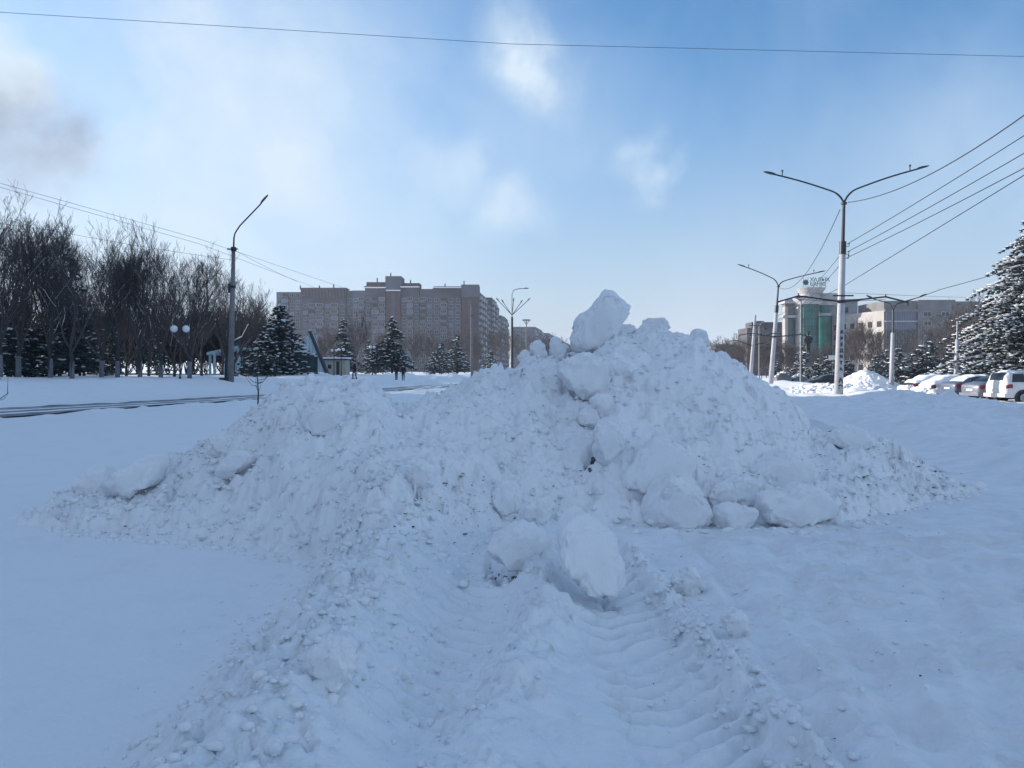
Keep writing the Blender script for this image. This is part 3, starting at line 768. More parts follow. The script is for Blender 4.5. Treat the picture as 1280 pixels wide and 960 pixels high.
protos = [bare_tree('', 100+i, 12.5, paint=True, spread=sp, dens=.72, tr=.17, bole=3.0, snow=.4, twig=.009) for i, sp in enumerate((.40, .46, .36, .52))]
front = [  # u, Y, height in m, label
 (0, 57, 15.2, 'tall bare tree cut by the left edge of the photo, front row of the park'),
 (23, 60, 14.6, 'bare tree with greyish trunk, second from the left edge in the front row'),
 (63, 61, 13.2, 'bare tree with slim greyish trunk, third from the left edge in the front row'),
 (90, 57, 12.6, 'bare tree with thick low forking trunk and snowy arching boughs, fourth in the front row'),
 (127, 61, 12.2, 'bare tree with slim trunk, fifth from the left edge in the front row'),
 (147, 60, 12.4, 'bare tree with snowy bough leaning right, sixth in the front row'),
 (175, 60, 12.6, 'bare tree with dark trunk, seventh from the left edge in the front row'),
 (201, 61, 12.0, 'bare tree just left of the twin globe park lamp'),
 (237, 59, 12.6, 'bare tree with wide open crown between twin globe lamp and concrete lamp post'),
]
used = [False]*4
for i, (u, Y, h, lb) in enumerate(front):
    p = i % 4; sc = h*(.95 if u < 70 else .90)/12.5
    if not used[p]:
        used[p] = True; r = put(protos[p], u, Y, 0, i*1.7, sc); r['label'] = lb; r['group'] = 'bare trees in the front row of the park'
    else: r = put_dup(protos[p], u, Y, i*1.7, (sc*1.05, sc*1.05, sc), lb)
    r['group'] = 'bare trees in the front row of the park'
gb = 'dark bare trees crowded behind the front row of the park'
back = bare_tree('dark bare tree among the crowded rows behind the front park row', 140, 13.5, group=gb, spread=.42, dens=.68, tr=.15, bole=2.2, snow=.1, twig=.009)
back2 = bare_tree('dark bare tree among the crowded rows behind the front park row', 141, 13.5, group=gb, spread=.5, dens=.68, tr=.15, bole=2.2, snow=.1, twig=.009)
bl = [(10, 70, 16.5), (40, 72, 16), (50, 84, 17.4), (75, 70, 14.2), (88, 88, 16.5), (105, 74, 14), (128, 92, 16.8), (138, 72, 13.4), (158, 78, 14), (172, 96, 17), (186, 72, 13.6), (205, 84, 15.5),
      (218, 70, 13.5), (240, 92, 16.4), (252, 76, 14.4), (262, 68, 12.4), (278, 88, 15.2), (292, 78, 12.6), (302, 92, 14.2), (312, 84, 12.4), (320, 98, 13.4), (-18, 66, 16.5), (-30, 80, 18), (20, 96, 19), (330, 108, 13.5), (110, 106, 18), (150, 112, 18), (195, 110, 17.5), (70, 110, 19.5)]
for i, (u, Y, h) in enumerate(bl):
    if i > 3 and i % 4 == 3: continue
    s = h*(.92 if u < 60 else .87)/13.5
    if i == 0: put(back, u, Y, 0, 1, s)
    elif i == 1: put(back2, u, Y, 0, 2, s)
    else: put_dup((back, back2)[i % 2], u, Y, i*2.3, (s*1.1, s*1.1, s), group=gb)
# forked pruned tree beside the concrete post
rnd = random.Random(9); t, b, s = MB(), MB(), MB()
t.tube([(0,0,-.4), (.05,0,1.6), (-.35,0,3.2), (-.9,0,4.6)], [.25,.22,.16,.07], 8)
t.tube([(-.05,0,1.9), (.35,0,3.0), (.45,0,4.9)], [.18,.15,.08], 8)
t.tube([(.3,0,2.7), (1.2,0,3.2), (1.7,0,4.2), (2.0,0,4.5)], [.12,.10,.07,.04], 6)
s.tube([(-.0,0,1.95), (-.42,0,3.36), (-.95,0,4.72)], [.10,.10,.05], 5); s.tube([(.4,0,2.95), (1.2,0,3.32), (1.7,0,4.3)], [.06,.07,.05], 5)
tb = [MB() for _ in range(3)]
for k in range(36):
    b = tb[k % 3]; p0 = Vector([(-.8,0,4.3), (.45,0,4.8), (1.8,0,4.2)][k % 3]); d = Vector((rnd.gauss(0,.5), rnd.gauss(0,.5), 1)).normalized()
    b.tube([p0, p0+d*rnd.uniform(.5,1.6)], [.02,.008], 3, cap=False)
r = empty('bare_tree', (0,0,0), 'pruned forked tree with thick snowy boughs right beside the concrete lamp post', 'tree')
t.build('trunk', M['bark'], r, smooth=True); [q.build('twig_tuft', M['twig'], r) for q in tb]; s.build('branch_snow', M['softsnow'], r, smooth=True)
put(r, 284, 61)

# dark spruces inside the park
sp = spruce('dark narrow spruce standing among the bare park trees', 11, 11, 2.2, 'dark spruces among the bare park trees', n_wh=18, snow=.12, per=7, sz=1.5)
put(sp, 88, 66, 0, 0, .95)
for i, (u, Y, h) in enumerate([(28, 74, 8.5), (140, 76, 7), (118, 84, 8), (-5, 70, 7), (196, 88, 7)]):
    put_dup(sp, u, Y, i, h/11)
ls = spruce('small snow laden spruce low behind the leftmost front row trunks', 12, 4.5, 2.4, 'low snowy spruces behind the park trunks', n_wh=11, snow=.35, per=8, sz=1.1)
put(ls, 14, 66)
for i, (u, Y) in enumerate([(36, 68), (58, 70), (100, 68)]):
    put_dup(ls, u, Y, i+1, 1.0+.1*i, ('low snowy spruce between the second and third front row trunks', 'low snowy spruce behind the third front row trunk', 'low snowy spruce just right of the low forking trunk')[i])

# spruces on the left before the apartment block
a = spruce('broad snow laden spruce in front of the green teal fence and tent shaped house', 21, 7.0, 3.2, n_wh=19, snow=.62, per=12, needle='needle', sz=1.15)
put(a, 350, 80, 0, .4, (1.08, 1.08, 1.05))
a2 = spruce('lower wide snow laden spruce hugging the left side of the broad one', 22, 4.4, 2.6, n_wh=11, snow=.7, per=10, sz=1.1)
put(a2, 330, 78)
c = spruce('dark snowy spruce standing over two walkers beyond the heap', 23, 7.4, 2.7, n_wh=18, snow=.38, per=9, sz=1.1, bare=.14)
put(c, 490, 97, 0, 1.2)
gsn = 'small snowy spruces in front of the apartment block'
q = spruce('dark slim spruce behind the walker with the kiosk to its left', 24, 8.2, 2.2, None, n_wh=16, snow=.25, per=7, sz=1.3)
put(q, 430, 125, 0, 0, 1.1)
put_dup(q, 461, 150, 1, .8, 'slim dark spruce between the birch and the spruce over the walkers')
b1 = spruce('bluish snowy spruce among those in front of the apartment block', 25, 6.4, 2.6, gsn, needle='bluespruce', n_wh=14, snow=.38, per=8, sz=1.2)
put(b1, 470, 120, 0, 0, .8)
for i, (u, Y, s) in enumerate([(552, 128, .85), (571, 135, 1.1), (543, 118, .6), (612, 165, .9)]):
    put_dup(b1, u, Y, i*1.1, s)

sh = bare_tree('dark leafless shrub in the undergrowth at the back of the park', 51, 5, group='dark shrubs at the back of the park', spread=.6, lev=3, dens=1.4, tr=.07, snow=0, bole=.15, twig=.035, cat='shrub', name='bare_shrub')
put(sh, 5, 104, 0, 0, 1.2)
for i in range(64):
    put_dup(sh, -16+i*5.4+(i % 3)*2, 98+(i*37) % 34, i*1.3, (1.7+.2*(i % 3), 1.7, 1.15+.25*(i % 4)))
# birches and bare trees before the buildings (left)
bt = bare_tree('slender pale birch behind the lone walker', 31, 9.5, spread=.38, lev=3, dens=1.1, tr=.09, barkm=M['birch'], twigm=M['bark2'], snow=0, bole=3.2, twig=.014, name='birch_tree')
put(bt, 446, 112)
gm = 'brownish bare trees in front of the apartment blocks'
mt = bare_tree('brownish bare tree among those in front of the apartment blocks', 32, 10, group=gm, spread=.5, lev=4, dens=.66, tr=.11, twigm=M['bark2'], snow=0, bole=1.6, twig=.016)
put(mt, 425, 190, 0, 0, 1.2)
for i, (u, Y, s) in enumerate([(405, 170, .9), (450, 200, 1.25), (470, 190, 1.1), (412, 210, 1.2), (500, 210, 1.2), (515, 190, 1.0), (530, 200, 1.2), (548, 215, 1.15), (565, 190, 1.0), (585, 220, 1.3), (600, 200, 1.2), (620, 230, 1.4), (634, 260, 1.5), (655, 300, 1.6), (675, 330, 1.7), (395, 220, 1.2), (480, 240, 1.3), (690, 340, 1.7), (705, 360, 1.6)]):
    put_dup(mt, u, Y, i*1.9, s)

# right side: trees behind the street
gr = 'bare trees along the far side of the street on the right'
rt = bare_tree('brownish bare tree in the thicket behind the street on the right', 33, 9, group=gr, spread=.5, lev=4, dens=.68, tr=.10, twigm=M['bark2'], snow=.0, bole=1.2, twig=.016)
put(rt, 905, 190)
for i, (u, Y, s) in enumerate([(895, 230, 1.3), (915, 170, .85), (922, 200, 1.2), (930, 160, .9), (942, 180, 1.15), (952, 150, .9), (958, 190, 1.3), (968, 165, 1.0), (978, 150, .9), (986, 180, 1.0), (996, 150, .8), (1008, 190, .9), (1022, 160, .75), (1035, 175, .95),
        (1062, 165, 1.35), (1075, 190, 1.5), (1088, 150, 1.2), (1098, 170, 1.1), (1110, 155, .7), (1150, 140, .8), (1160, 165, 1.3), (1180, 150, 1.35), (1205, 130, 1.4), (1215, 115, 1.2), (1228, 140, 1.75), (1240, 120, 1.3), (885, 260, 1.2), (875, 300, 1.3)]):
    put_dup(rt, u, Y, i*1.7, s)
bi = bare_tree('pale lit birch rising behind the small white snow cone', 35, 9.0, spread=.40, lev=3, dens=.95, tr=.11, barkm=M['birch'], twigm=M['bark2'], snow=0, bole=3.6, twig=.014, name='birch_tree')
put(bi, 1073, 105)
gs = 'low snowy blue spruces behind the parked cars'
s1 = spruce('low snowy blue spruce in the hedge behind the parked cars', 36, 4.2, 2.1, gs, needle='bluespruce', n_wh=11, snow=.42, per=9, sz=1.0, bare=.02)
put(s1, 1122, 84)
for i, (u, Y, s) in enumerate([(1130, 92, .95), (1140, 86, 1.0), (1152, 90, 1.1), (1163, 84, 1.0), (1175, 88, 1.0), (1185, 80, .95), (1196, 84, 1.1), (1208, 80, 1.15), (1215, 74, .9), (1060, 110, .9), (1095, 105, .9), (1107, 100, .9), (985, 128, .8), (972, 130, .9), (1032, 118, .9), (1040, 122, .8), (1018, 122, .75)]):
    put_dup(s1, u, Y, i*1.3, (s*(.8+.13*(i*7 % 4)), s, s*(.72+.16*(i*5 % 4))))
s2 = spruce('plump snow laden spruce in front of the bronze statue', 37, 4.6, 1.7, n_wh=13, snow=.85, per=9, sz=.9, bare=.03, needle='bluespruce')
put(s2, 1003, 104, 0, 0, (1.1, 1.1, 1.12))
s3 = spruce('snowy spruce just right of the plump one before the statue', 38, 3.4, 1.3, n_wh=10, snow=.6, per=8, sz=.9, bare=.03)
put(s3, 1022, 102)
big = spruce('huge snow laden spruce cut by the right edge behind the parked cars', 39, 13.2, 6.6, n_wh=42, snow=.95, per=18, sz=.8, snow_n=2, bare=.05)
put(big, 1294, 58, -.3, .7, (1.05, 1.05, 1.06))

# saplings close by
def sapling(name, u, Y, H, seed, label, dz=0):
    rnd = random.Random(seed); t, b = MB(), MB()
    t.tube([(0,0,-.2), (.03,0,H*.3), (-.02,0,H*.6), (.06,0,H)], [.035,.028,.018,.006], 6)
    for k in range(22):
        z = H*rnd.uniform(.30, .92); a = rnd.uniform(0, 6.28); L = rnd.uniform(.35, .85)*(1-.4*z/H)
        d = Vector((math.cos(a), math.sin(a)*.6, 0))
        b.tube([Vector((0,0,z)), Vector((0,0,z))+d*L*.45+Vector((0,0,.06)), Vector((0,0,z))+d*L*.8+Vector((0,0,L*.5)), Vector((0,0,z))+d*L*.85+Vector((0,0,L*1.1))], [.012,.010,.007,.004], 4, cap=False)
    r = empty(name, (0,0,0), label, 'sapling'); t.build('trunk', M['bark'], r); b.build('twigs', M['twig'], r); put(r, u, Y, dz); return r
sapling('bare_sapling', 322, 30.5, 2.55, 3, 'thin bare sapling standing in the snow left of the heap')
r = empty('bare_sapling', (0,0,0), 'bent bare sapling poking in at the left edge of the photo', 'sapling')
t = MB(); t.tube([(-.9,0,-.1), (-.6,0,.25), (-.2,0,.45), (.15,0,.7), (.17,0,1.25)], [.03,.025,.018,.012,.006], 5); t.build('trunk', M['bark'], r)
t = MB(); t.tube([(-.6,0,.25), (-.3,0,.9), (.1,0,1.5)], [.018,.012,.006], 4); t.build('twig', M['twig'], r)
t = MB(); t.tube([(-.2,0,.45), (.02,0,.5), (.2,0,.75)], [.01,.008,.005], 4); t.build('twig', M['twig'], r)
put(r, 4, 27, .15)

# ------------------------------------------------------------------ apartment blocks
def facade(root, wall, wins, x0, x1, y, z0, ztop, fl=2.9, colw=3.3, depth=14, bal=(), style=0, attic=0.0, rnd=random, wmin=0, ang=None):
    wall.cur = style; wall.box(x0, x1, y, y+depth, z0, ztop)
    nc = max(1, int(round((x1-x0)/colw))); cw = (x1-x0)/nc; nf = int((ztop-attic-z0-.8)/fl)
    for c in range(nc):
        xc = x0+(c+.5)*cw
        for k in range(nf):
            zz = z0+1.0+k*fl
            if c in bal:
                wins.append(('balcony', xc, y, zz, cw, fl))
            else: wins.append(('window', xc, y, zz, cw, fl))

def make_win(mbw, xc, y, zz, cw, rnd):
    w = 1.7 if rnd.random() < .7 else 1.1
    mbw.cur = 0; mbw.box(xc-w/2-.12, xc+w/2+.12, y-.06, y+.1, zz+.55, zz+2.15)
    mbw.cur = 1 if rnd.random() < .8 else 2
    mbw.box(xc-w/2, xc-.04, y-.09, y+.05, zz+.67, zz+2.03); mbw.box(xc+.04, xc+w/2, y-.09, y+.05, zz+.67, zz+2.03)
def make_bal(mbw, xc, y, zz, cw, rnd):
    w = cw*.94
    mbw.cur = 3; mbw.box(xc-w/2, xc+w/2, y-1.1, y+.05, zz-.15, zz+.95)
    if rnd.random() < .75:
        mbw.cur = 0; mbw.box(xc-w/2+.03, xc+w/2-.03, y-1.05, y+.05, zz+.952, zz+2.55)
        mbw.cur = rnd.choice((1, 1, 1, 2)); n = 3; ww = (w-.3)/n
        for i in range(n): mbw.box(xc-w/2+.15+i*ww+.05, xc-w/2+.15+(i+1)*ww-.05, y-1.08, y-.9, zz+1.06, zz+2.42)
    else:
        mbw.cur = 1; mbw.box(xc-w/2+.2, xc+w/2-.2, y-.05, y+.05, zz+.96, zz+2.2)
WM = None
def place_wins(root, wins, seed):
    global WM
    WM = [M['frame'], M['pane'], M['paneb'], M['balc']]
    rnd = random.Random(seed)
    for kind, fn in (('window', make_win), ('balcony', make_bal)):
        ws = [w for w in wins if w[0] == kind]; ws.sort(key=lambda w: -w[3])
        for w in ws[:100]:
            m = MB(); fn(m, w[1], w[2], w[3], w[4], rnd); m.build(kind, WM, root)
        if len(ws) > 100:
            m = MB()
            for w in ws[100:]: fn(m, w[1], w[2], w[3], w[4], rnd)
            o = m.build('lower_windows' if kind == 'window' else 'lower_balconies', WM, root); o['kind'] = 'stuff'

WALLS = [M['panel'], M['panelb'], M['brick'], M['attic'], M['joint'], M['roofdark']]
YA = 350.0; SA = YA/F
def zA(v): return CAM_H-(v-VH)/F*YA
ap = empty('apartment_block', (px(486, 464, YA).x, YA, .9), 'long high brown grey apartment block with two roof towers beyond the heap', 'apartment block')
ox, oy, oz = ap.location
def X_(u): return (u-UC)*SA-ox
wall = MB(); wins = []; rr = random.Random(4)
def sec(u0, u1, vt, dy=0, bal=(), style=0, attic=0, colw=3.1):
    facade(ap, wall, wins, X_(u0), X_(u1), dy, -1, zA(vt)-oz, bal=bal, style=style, attic=attic, colw=colw)
sec(338, 377, 362.5, 9, (1,), 1)
sec(377.2, 432, 361, 0, (1, 2, 4), 0, 4.2)
sec(432.2, 440, 363, 1.2, (), 1, 2)
sec(440.2, 456, 363, .3, (1, 3), 1, 2)
sec(456.2, 482, 359.5, .1, (1, 2, 5, 6), 0, 3)
sec(501.2, 524, 359, .1, (1, 4, 5), 0, 3)
sec(524.2, 541, 361, .6, (0, 3), 1, 1.5)
sec(541.2, 577, 359.5, 0, (1, 5, 8), 0, 2)
# roof towers and brown strips
def tower(u0, u1, vt, vb):
    wall.cur = 2; wall.box(X_(u0), X_(u1), -.8, 12, -1, zA(vb)-oz)
    tw = MB(); tw.box(X_(u0)-.3, X_(u1)+.3, -1.2, 10, zA(vb)-oz+.003, zA(vt)-oz); tw.build('roof_tower', M['panelb'], ap)
    wall.cur = 3; xm = X_((u0+u1)/2); wall.box(xm-.9, xm+.9, -1.1, -.7, -1, zA(vb)-oz-1)
tower(483, 501, 345.5, 364); tower(577.5, 598, 356, 372)
at = MB(); at.box(X_(377.2)-.3, X_(432)+.3, -.7, -.003, zA(372.5)-oz, zA(360)-oz); at.build('attic_cladding', M['attic'], ap)
jn = MB()
for i in range(14):
    x = X_(379+i*4.0); jn.box(x-.25, x+.25, -.8, -.4, zA(372)-oz, zA(362.5)-oz)
jn.build('cladding_joints', M['joint'], ap)
rf = MB()
for u0, u1, v0, v1 in ((455, 482, 359.5, 357), (457.5, 482.5, 357, 352.3), (501.5, 524, 359, 353.5), (542, 577, 359.5, 357.5), (377, 432, 360, 359.3)):
    rf.box(X_(u0), X_(u1), 1, 9, zA(v0)-oz+.003, zA(v1)-oz)
rf.build('roof_parapet', M['brick'], ap)
sn = MB()
for u0, u1, v in ((455, 483, 359.8), (483, 501, 363.5), (501, 524, 359.0), (541, 577, 359.7)):
    sn.box(X_(u0), X_(u1), -1.5, 1, zA(v)-oz-.15, zA(v)-oz+.25)
sn.build('ledge_snow', M['softsnow'], ap)
for u, v0, v1 in ((373, 356, 361), (397, 356, 361), (415, 354.5, 361), (470, 346.5, 352.5), (512, 349, 354), (555.5, 353.5, 358), (579.5, 350, 356), (487, 340, 346)):
    c = MB(); c.box(X_(u)-.22, X_(u)+.22, 3, 3.6, zA(v1)-oz, zA(v0)-oz); c.build('vent_pipe', M['joint'], ap)
# receding wing along the avenue
def wing(root, ox, oy, oz, x0, y0, x1, y1, ztops, wall, seed, style=0, colw=3.2, fl=2.9, stuff=False):
    """facade running from (x0,y0) to (x1,y1), world coordinates, seen from the right/front"""
    d = Vector((x1-x0, y1-y0, 0)); L = d.length; d.normalize(); nrm = Vector((d.y, -d.x, 0)); rnd = random.Random(seed)
    n = len(ztops); ms = {'window': [], 'balcony': []}
    for i, zt in enumerate(ztops):
        a, b = L*i/n, L*(i+1)/n; off = 1.2*(i % 2)
        p = [Vector((x0, y0, 0))+d*a-nrm*off, Vector((x0, y0, 0))+d*b-nrm*off, Vector((x0, y0, 0))+d*b-nrm*14, Vector((x0, y0, 0))+d*a-nrm*14]
        wall.cur = style if i % 2 else (style+1) % 2
        pl_ = [(q.x-ox, q.y-oy) for q in p]
        wall.prism(pl_ if nrm.x*1 else pl_, -1, zt-oz)
        nc = max(1, int((b-a)/colw)); nf = int((zt-oz-2)/fl)
        for c in range(nc):
            for k in range(nf):
                s = a+(c+.5)*(b-a)/nc
                ms['balcony' if c % 3 == 1 else 'window'].append((s, off, 1+k*fl, (b-a)/nc))
    for kind, fn in (('window', make_win), ('balcony', make_bal)):
        lst = sorted(ms[kind], key=lambda q: (q[0], -q[2])); lim = 0 if stuff else 60
        def tr(m):
            m.v = [((x0-ox)+d.x*x-nrm.x*y, (y0-oy)+d.y*x-nrm.y*y, z) for x, y, z in m.v]; return m
        for w in lst[:lim]:
            m = MB(); fn(m, w[0], w[1], w[2], w[3], rnd); tr(m).build(kind, WMATS, root)
        if len(lst) > lim:
            m = MB()
            for w in lst[lim:]: fn(m, w[0], w[1], w[2], w[3], rnd)
            o = tr(m).build('windows' if kind == 'window' else 'balconies', WMATS, root); o['kind'] = 'stuff'
WMATS = [M['frame'], M['pane'], M['paneb'], M['balc']]
place_wins(ap, wins, 8)
wall.build('wall', WALLS, ap)
def block_far(label, u0, Y0, u1, Y1, vts, seed, fronts=None, stuff=True):
    x0, x1 = (u0-UC)/F*Y0, (u1-UC)/F*Y1
    r = empty('apartment_block', (x0, Y0, .9), label, 'apartment block'); w = MB()
    zt = [CAM_H-(v-VH)/F*(Y0+(Y1-Y0)*(i+.5)/len(vts)) for i, v in enumerate(vts)]
    wing(r, x0, Y0, .9, x0, Y0, x1, Y1, zt, w, seed, stuff=stuff)
    if fronts:                                  # gable facing the camera
        ul, ws = fronts, []
        facade(r, w, ws, (ul-u0)/F*Y0, -.01, 0, -1, zt[0]-.9, bal=(1,), style=1)
        rnd = random.Random(seed); m = MB()
        for q in ws: (make_win if q[0] == 'window' else make_bal)(m, q[1], q[2], q[3], q[4], rnd)
        o = m.build('gable_windows', WMATS, r); o['kind'] = 'stuff'
    w.build('wall', WALLS, r)
    return r
block_far('receding brown wing of flats stepping down right of the second roof tower', 598.3, 352, 626.5, 470, (368, 373, 375, 383), 61, stuff=False)
block_far('narrow grey block of flats right behind the receding wing', 627, 480, 637, 560, (397, 398), 62, fronts=None)
block_far('long distant row of flats just right of the five armed lamp post', 669, 640, 685, 760, (411, 416), 63, fronts=640)
block_far('distant stepped flats in the middle of the line sinking to the horizon', 686, 780, 702, 950, (418, 421, 425), 64)
block_far('most distant block of flats just left of the tall leaning snow block', 703, 960, 722, 1250, (428, 430, 433, 437), 65)
# flats far off at the street's end on the right
far = empty('apartment_block', (px(912, 464, 560).x, 560, .9), 'low distant flats with a roof box at the end of the street', 'apartment block')
w = MB(); w.box(-14, 17, 0, 12, -1, 16.5); w.box(-7, 4, 2, 10, 16.503, 20.5); w.build('wall', M['panel'], far)
m = MB(); rnd = random.Random(3)
for c in range(9):
    for k in range(5): make_win(m, -12.3+c*3.4, 0, 1+k*3, 3, rnd)
o = m.build('windows', WMATS, far); o['kind'] = 'stuff'
far = empty('apartment_block', (px(966, 464, 300).x, 300, .6), 'grey flats behind the thicket between the white poles', 'apartment block')
w = MB(); w.box(-10, 24, 0, 12, -1, 18); w.box(-7, 24, 4, 12, 18.003, 20.5); w.build('wall', M['panel'], far)
m = MB()
for c in range(10):
    for k in range(5): make_win(m, -8.4+c*3.3, 0, 1.6+k*3.1, 3, rnd)
o = m.build('windows', WMATS, far); o['kind'] = 'stuff'

# unseen slab of flats, added on the left to throw shade over the foreground
oc = empty('apartment_block', (-68, -60, 0), 'nine storey slab of flats added out of view at the left to shade the foreground', 'apartment block')
w = MB(); w.box(-14, 0, -90, 139, -1, 30); w.build('wall', M['panel'], oc)
m = MB()
for c in range(62):
    for k in range(9):
        yy = -86+c*3.6; m.cur = 0; m.box(0, .07, yy-.9, yy+.9, 1.6+k*3.1, 3.2+k*3.1); m.cur = 1; m.box(.02, .1, yy-.78, yy+.78, 1.72+k*3.1, 3.08+k*3.1)
o = m.build('windows', WMATS, oc); o['kind'] = 'stuff'

# ------------------------------------------------------------------ tent shaped house, fence, kiosk
hy = 92
def L_(u, v, Y, base): p = px(u, v, Y); return (p.x-base.x, p.z-base.z)
hp = px(375, 464, hy); hb = Vector((hp.x, hy, gz(hp.x, hy)))
h = empty('tent_house', hb, 'pale teal tent shaped house with steep dark roof behind the broad spruce', 'house')
g1 = MB(); pts = [(388, 414.5), (351, 470), (407, 470)]
g1.xz([L_(u, v, hy, hb) for u, v in pts], 0, .25); g1.build('gable_wall', M['tealpaint'], h)
g1 = MB(); a1 = L_(388, 413.6, hy, hb); b1_ = L_(411, 470, hy, hb)
g1.xz([a1, (b1_[0]+.05, b1_[1]), (b1_[0]-.30, b1_[1]), (a1[0]-.25, a1[1]-.05)], -.12, .6); g1.build('roof_edge', M['roofdark'], h)
g1 = MB(); a2_ = (a1[0]-.1, a1[1]-.1); c1_ = L_(350, 470, hy, hb)
g1.xz([a2_, (b1_[0]-.3, b1_[1]), c1_], .62, 1.6); g1.build('roof', M['tealpaint'], h)
g1 = MB()
for i in range(13):
    u = 355+i*4; z1 = 414.5+abs(u-388)*(55.5/(37 if u < 388 else 19)); 
    if z1 > 466: continue
    p0 = L_(u, 470, hy, hb); p1 = L_(u, z1+1, hy, hb); g1.box(p0[0]-.035, p0[0]+.035, -.05, -.003, p0[1], p1[1])
g1.build('seam_strips', M['stonew'], h)
lw = empty('lean_to_shelter', (px(281, 464, 96).x, 96, gz(px(281, 464, 96).x, 96)), 'pale teal open shelter with sloping roof behind the concrete lamp post', 'shelter')
lb = Vector(lw.location)
g1 = MB(); p0 = L_(262, 441, 96, lb); p1 = L_(303, 432, 96, lb)
g1.xz([p0, (p1[0], p1[1]), (p1[0], p1[1]-.35), (p0[0], p0[1]-.3)], -1, 5); g1.build('roof', M['tealpaint'], lw)
g1 = MB(); g1.xz([L_(263, 442.5, 96, lb), L_(303, 434, 96, lb), L_(303, 431.8, 96, lb), L_(262.5, 440.4, 96, lb)], -.9, 4.9); g1.build('roof_snow', M['softsnow'], lw)
for u in (264.5, 270, 283, 300):
    g1 = MB(); p = L_(u, 468, 96, lb); g1.box(p[0]-.12, p[0]+.12, -.6, -.35, p[1], L_(u, 441 if u < 290 else 435, 96, lb)[1]); g1.build('post', M['tealpaint'], lw)
g1 = MB(); p = L_(284, 469, 96, lb); q_ = L_(302, 446, 96, lb); g1.box(p[0], q_[0], 2, 2.2, p[1], q_[1]); g1.build('back_panel', M['tealpaint'], lw)
fb = Vector((px(340, 464, 84).x, 84, gz(px(340, 464, 84).x, 84)))
fn_ = empty('sheet_fence', fb, 'green teal corrugated sheet fence at the foot of the broad spruce', 'fence')
g1 = MB(); x0 = L_(303, 464, 84, fb)[0]; x1 = L_(397, 464, 84, fb)[0]; n = 60
pf = []
for i in range(n+1): pf.append((x0+(x1-x0)*i/n, .05*(i % 2)))
v = [(p[0], p[1], -.4) for p in pf]+[(p[0], p[1], 2.0+.5*min(1, i/25)) for i, p in enumerate(pf)]
g1.add(v+[(p[0], p[1]+.04, p[2]) for p in v], [(i, i+1, i+n+2, i+n+1) for i in range(n)]+[(2*n+2+i+1, 2*n+2+i, 2*n+2+i+n+1, 2*n+2+i+n+2) for i in range(n)]+[(n+1+i, n+2+i, 3*n+4+i, 3*n+3+i) for i in range(n)])
g1.build('sheet_panel', M['fence'], fn_)
for i in range(8):
    g1 = MB(); x = x0+(x1-x0)*i/7; g1.box(x-.05, x+.05, -.12, -.02, -.4, 2.2+.25*min(1, i/3)); g1.build('post', M['greysteel'], fn_)
kb = Vector((px(419, 464, 100).x, 100, gz(px(419, 464, 100).x, 100)))
kk = empty('kiosk', kb, 'low cream kiosk with flat snowy roof right of the tent shaped house', 'kiosk')
g1 = MB(); hx = 1.35; zt = L_(0, 450, 100, kb)[1]; g1.box(-hx, hx, 0, 2.6, -.3, zt); g1.build('wall', M['cream'], kk)
g1 = MB(); g1.box(-hx-.25, hx+.2, -.3, 2.8, zt+.003, zt+.16); g1.build('roof', M['roofdark'], kk)
g1 = MB(); g1.box(-hx-.22, hx+.17, -.27, 2.77, zt+.163, zt+.36); g1.build('roof_snow', M['softsnow'], kk)
g1 = MB(); g1.box(.15, .55, -.05, -.003, -.1, zt-.2); g1.build('door', M['joint'], kk)
g1 = MB(); g1.box(-.95, -.5, -.05, -.003, zt*.45, zt*.7); g1.build('window', M['pane'], kk)

# ------------------------------------------------------------------ glass tower bank and office building on the right
YB_ = 260.0
bb = Vector((px(1035, 464, YB_).x, YB_, 0))
bk = empty('bank_building', bb, 'bank building with rounded teal glass tower and white crowns under a roof sign', 'office building')
def xb(u): return (u-UC)/F*YB_-bb.x
def zb(v): return CAM_H-(v-VH)/F*YB_
def cyl(name, u, w, v0, v1, material, y=0, n=28, rings=False, flare=0):
    m = MB(); r = w/F*YB_/2; cx = xb(u)
    def ring(z, rr): return [(cx+rr*math.cos(2*math.pi*k/n), y+rr*math.sin(2*math.pi*k/n), z) for k in range(n)]
    z0, z1 = zb(v0), zb(v1); vs = ring(z0, r)+ring(z1, r+flare)
    m.add(vs, [(k, (k+1) % n, n+(k+1) % n, n+k) for k in range(n)]+[tuple(range(n, 2*n)), tuple(range(n))[::-1]])
    return m.build(name, material, bk)
cyl('glass_tower', 1010.5, 23, 470, 381, M['teal'])
m = MB(); r = 23/F*YB_/2                       # mullion grid on the tower
for k in range(24):
    a = 2*math.pi*k/24; m.tube([(xb(1010.5)+(r+.05)*math.cos(a), (r+.05)*math.sin(a), 0), (xb(1010.5)+(r+.05)*math.cos(a), (r+.05)*math.sin(a), zb(381))], .13, 4)
for j in range(9):
    z = 1+j*2.6; m.tube([(xb(1010.5)+(r+.05)*math.cos(2*math.pi*k/24), (r+.05)*math.sin(2*math.pi*k/24), z) for k in range(25)], .09, 4, cap=False)
m.build('mullions', M['teald'], bk)
cyl('tower_crown', 1010.5, 31, 381, 373, M['stonew'], flare=.9)
cyl('tower_crown', 1015, 24, 372.9, 367, M['stonew'], y=1.5)
cyl('tower_crown', 1016, 26, 366.9, 360, M['stonew'], y=1.5, flare=1.2)
cyl('glass_tower', 1035, 17, 470, 392, M['teal'], y=4)
cyl('tower_crown', 1034, 21, 394, 391, M['stonew'], y=4, flare=.3)
cyl('glass_tower', 1034.5, 17, 391, 381, M['teal'], y=4)
cyl('tower_crown', 1038, 28, 380.9, 366, M['stonew'], y=5, flare=.6)
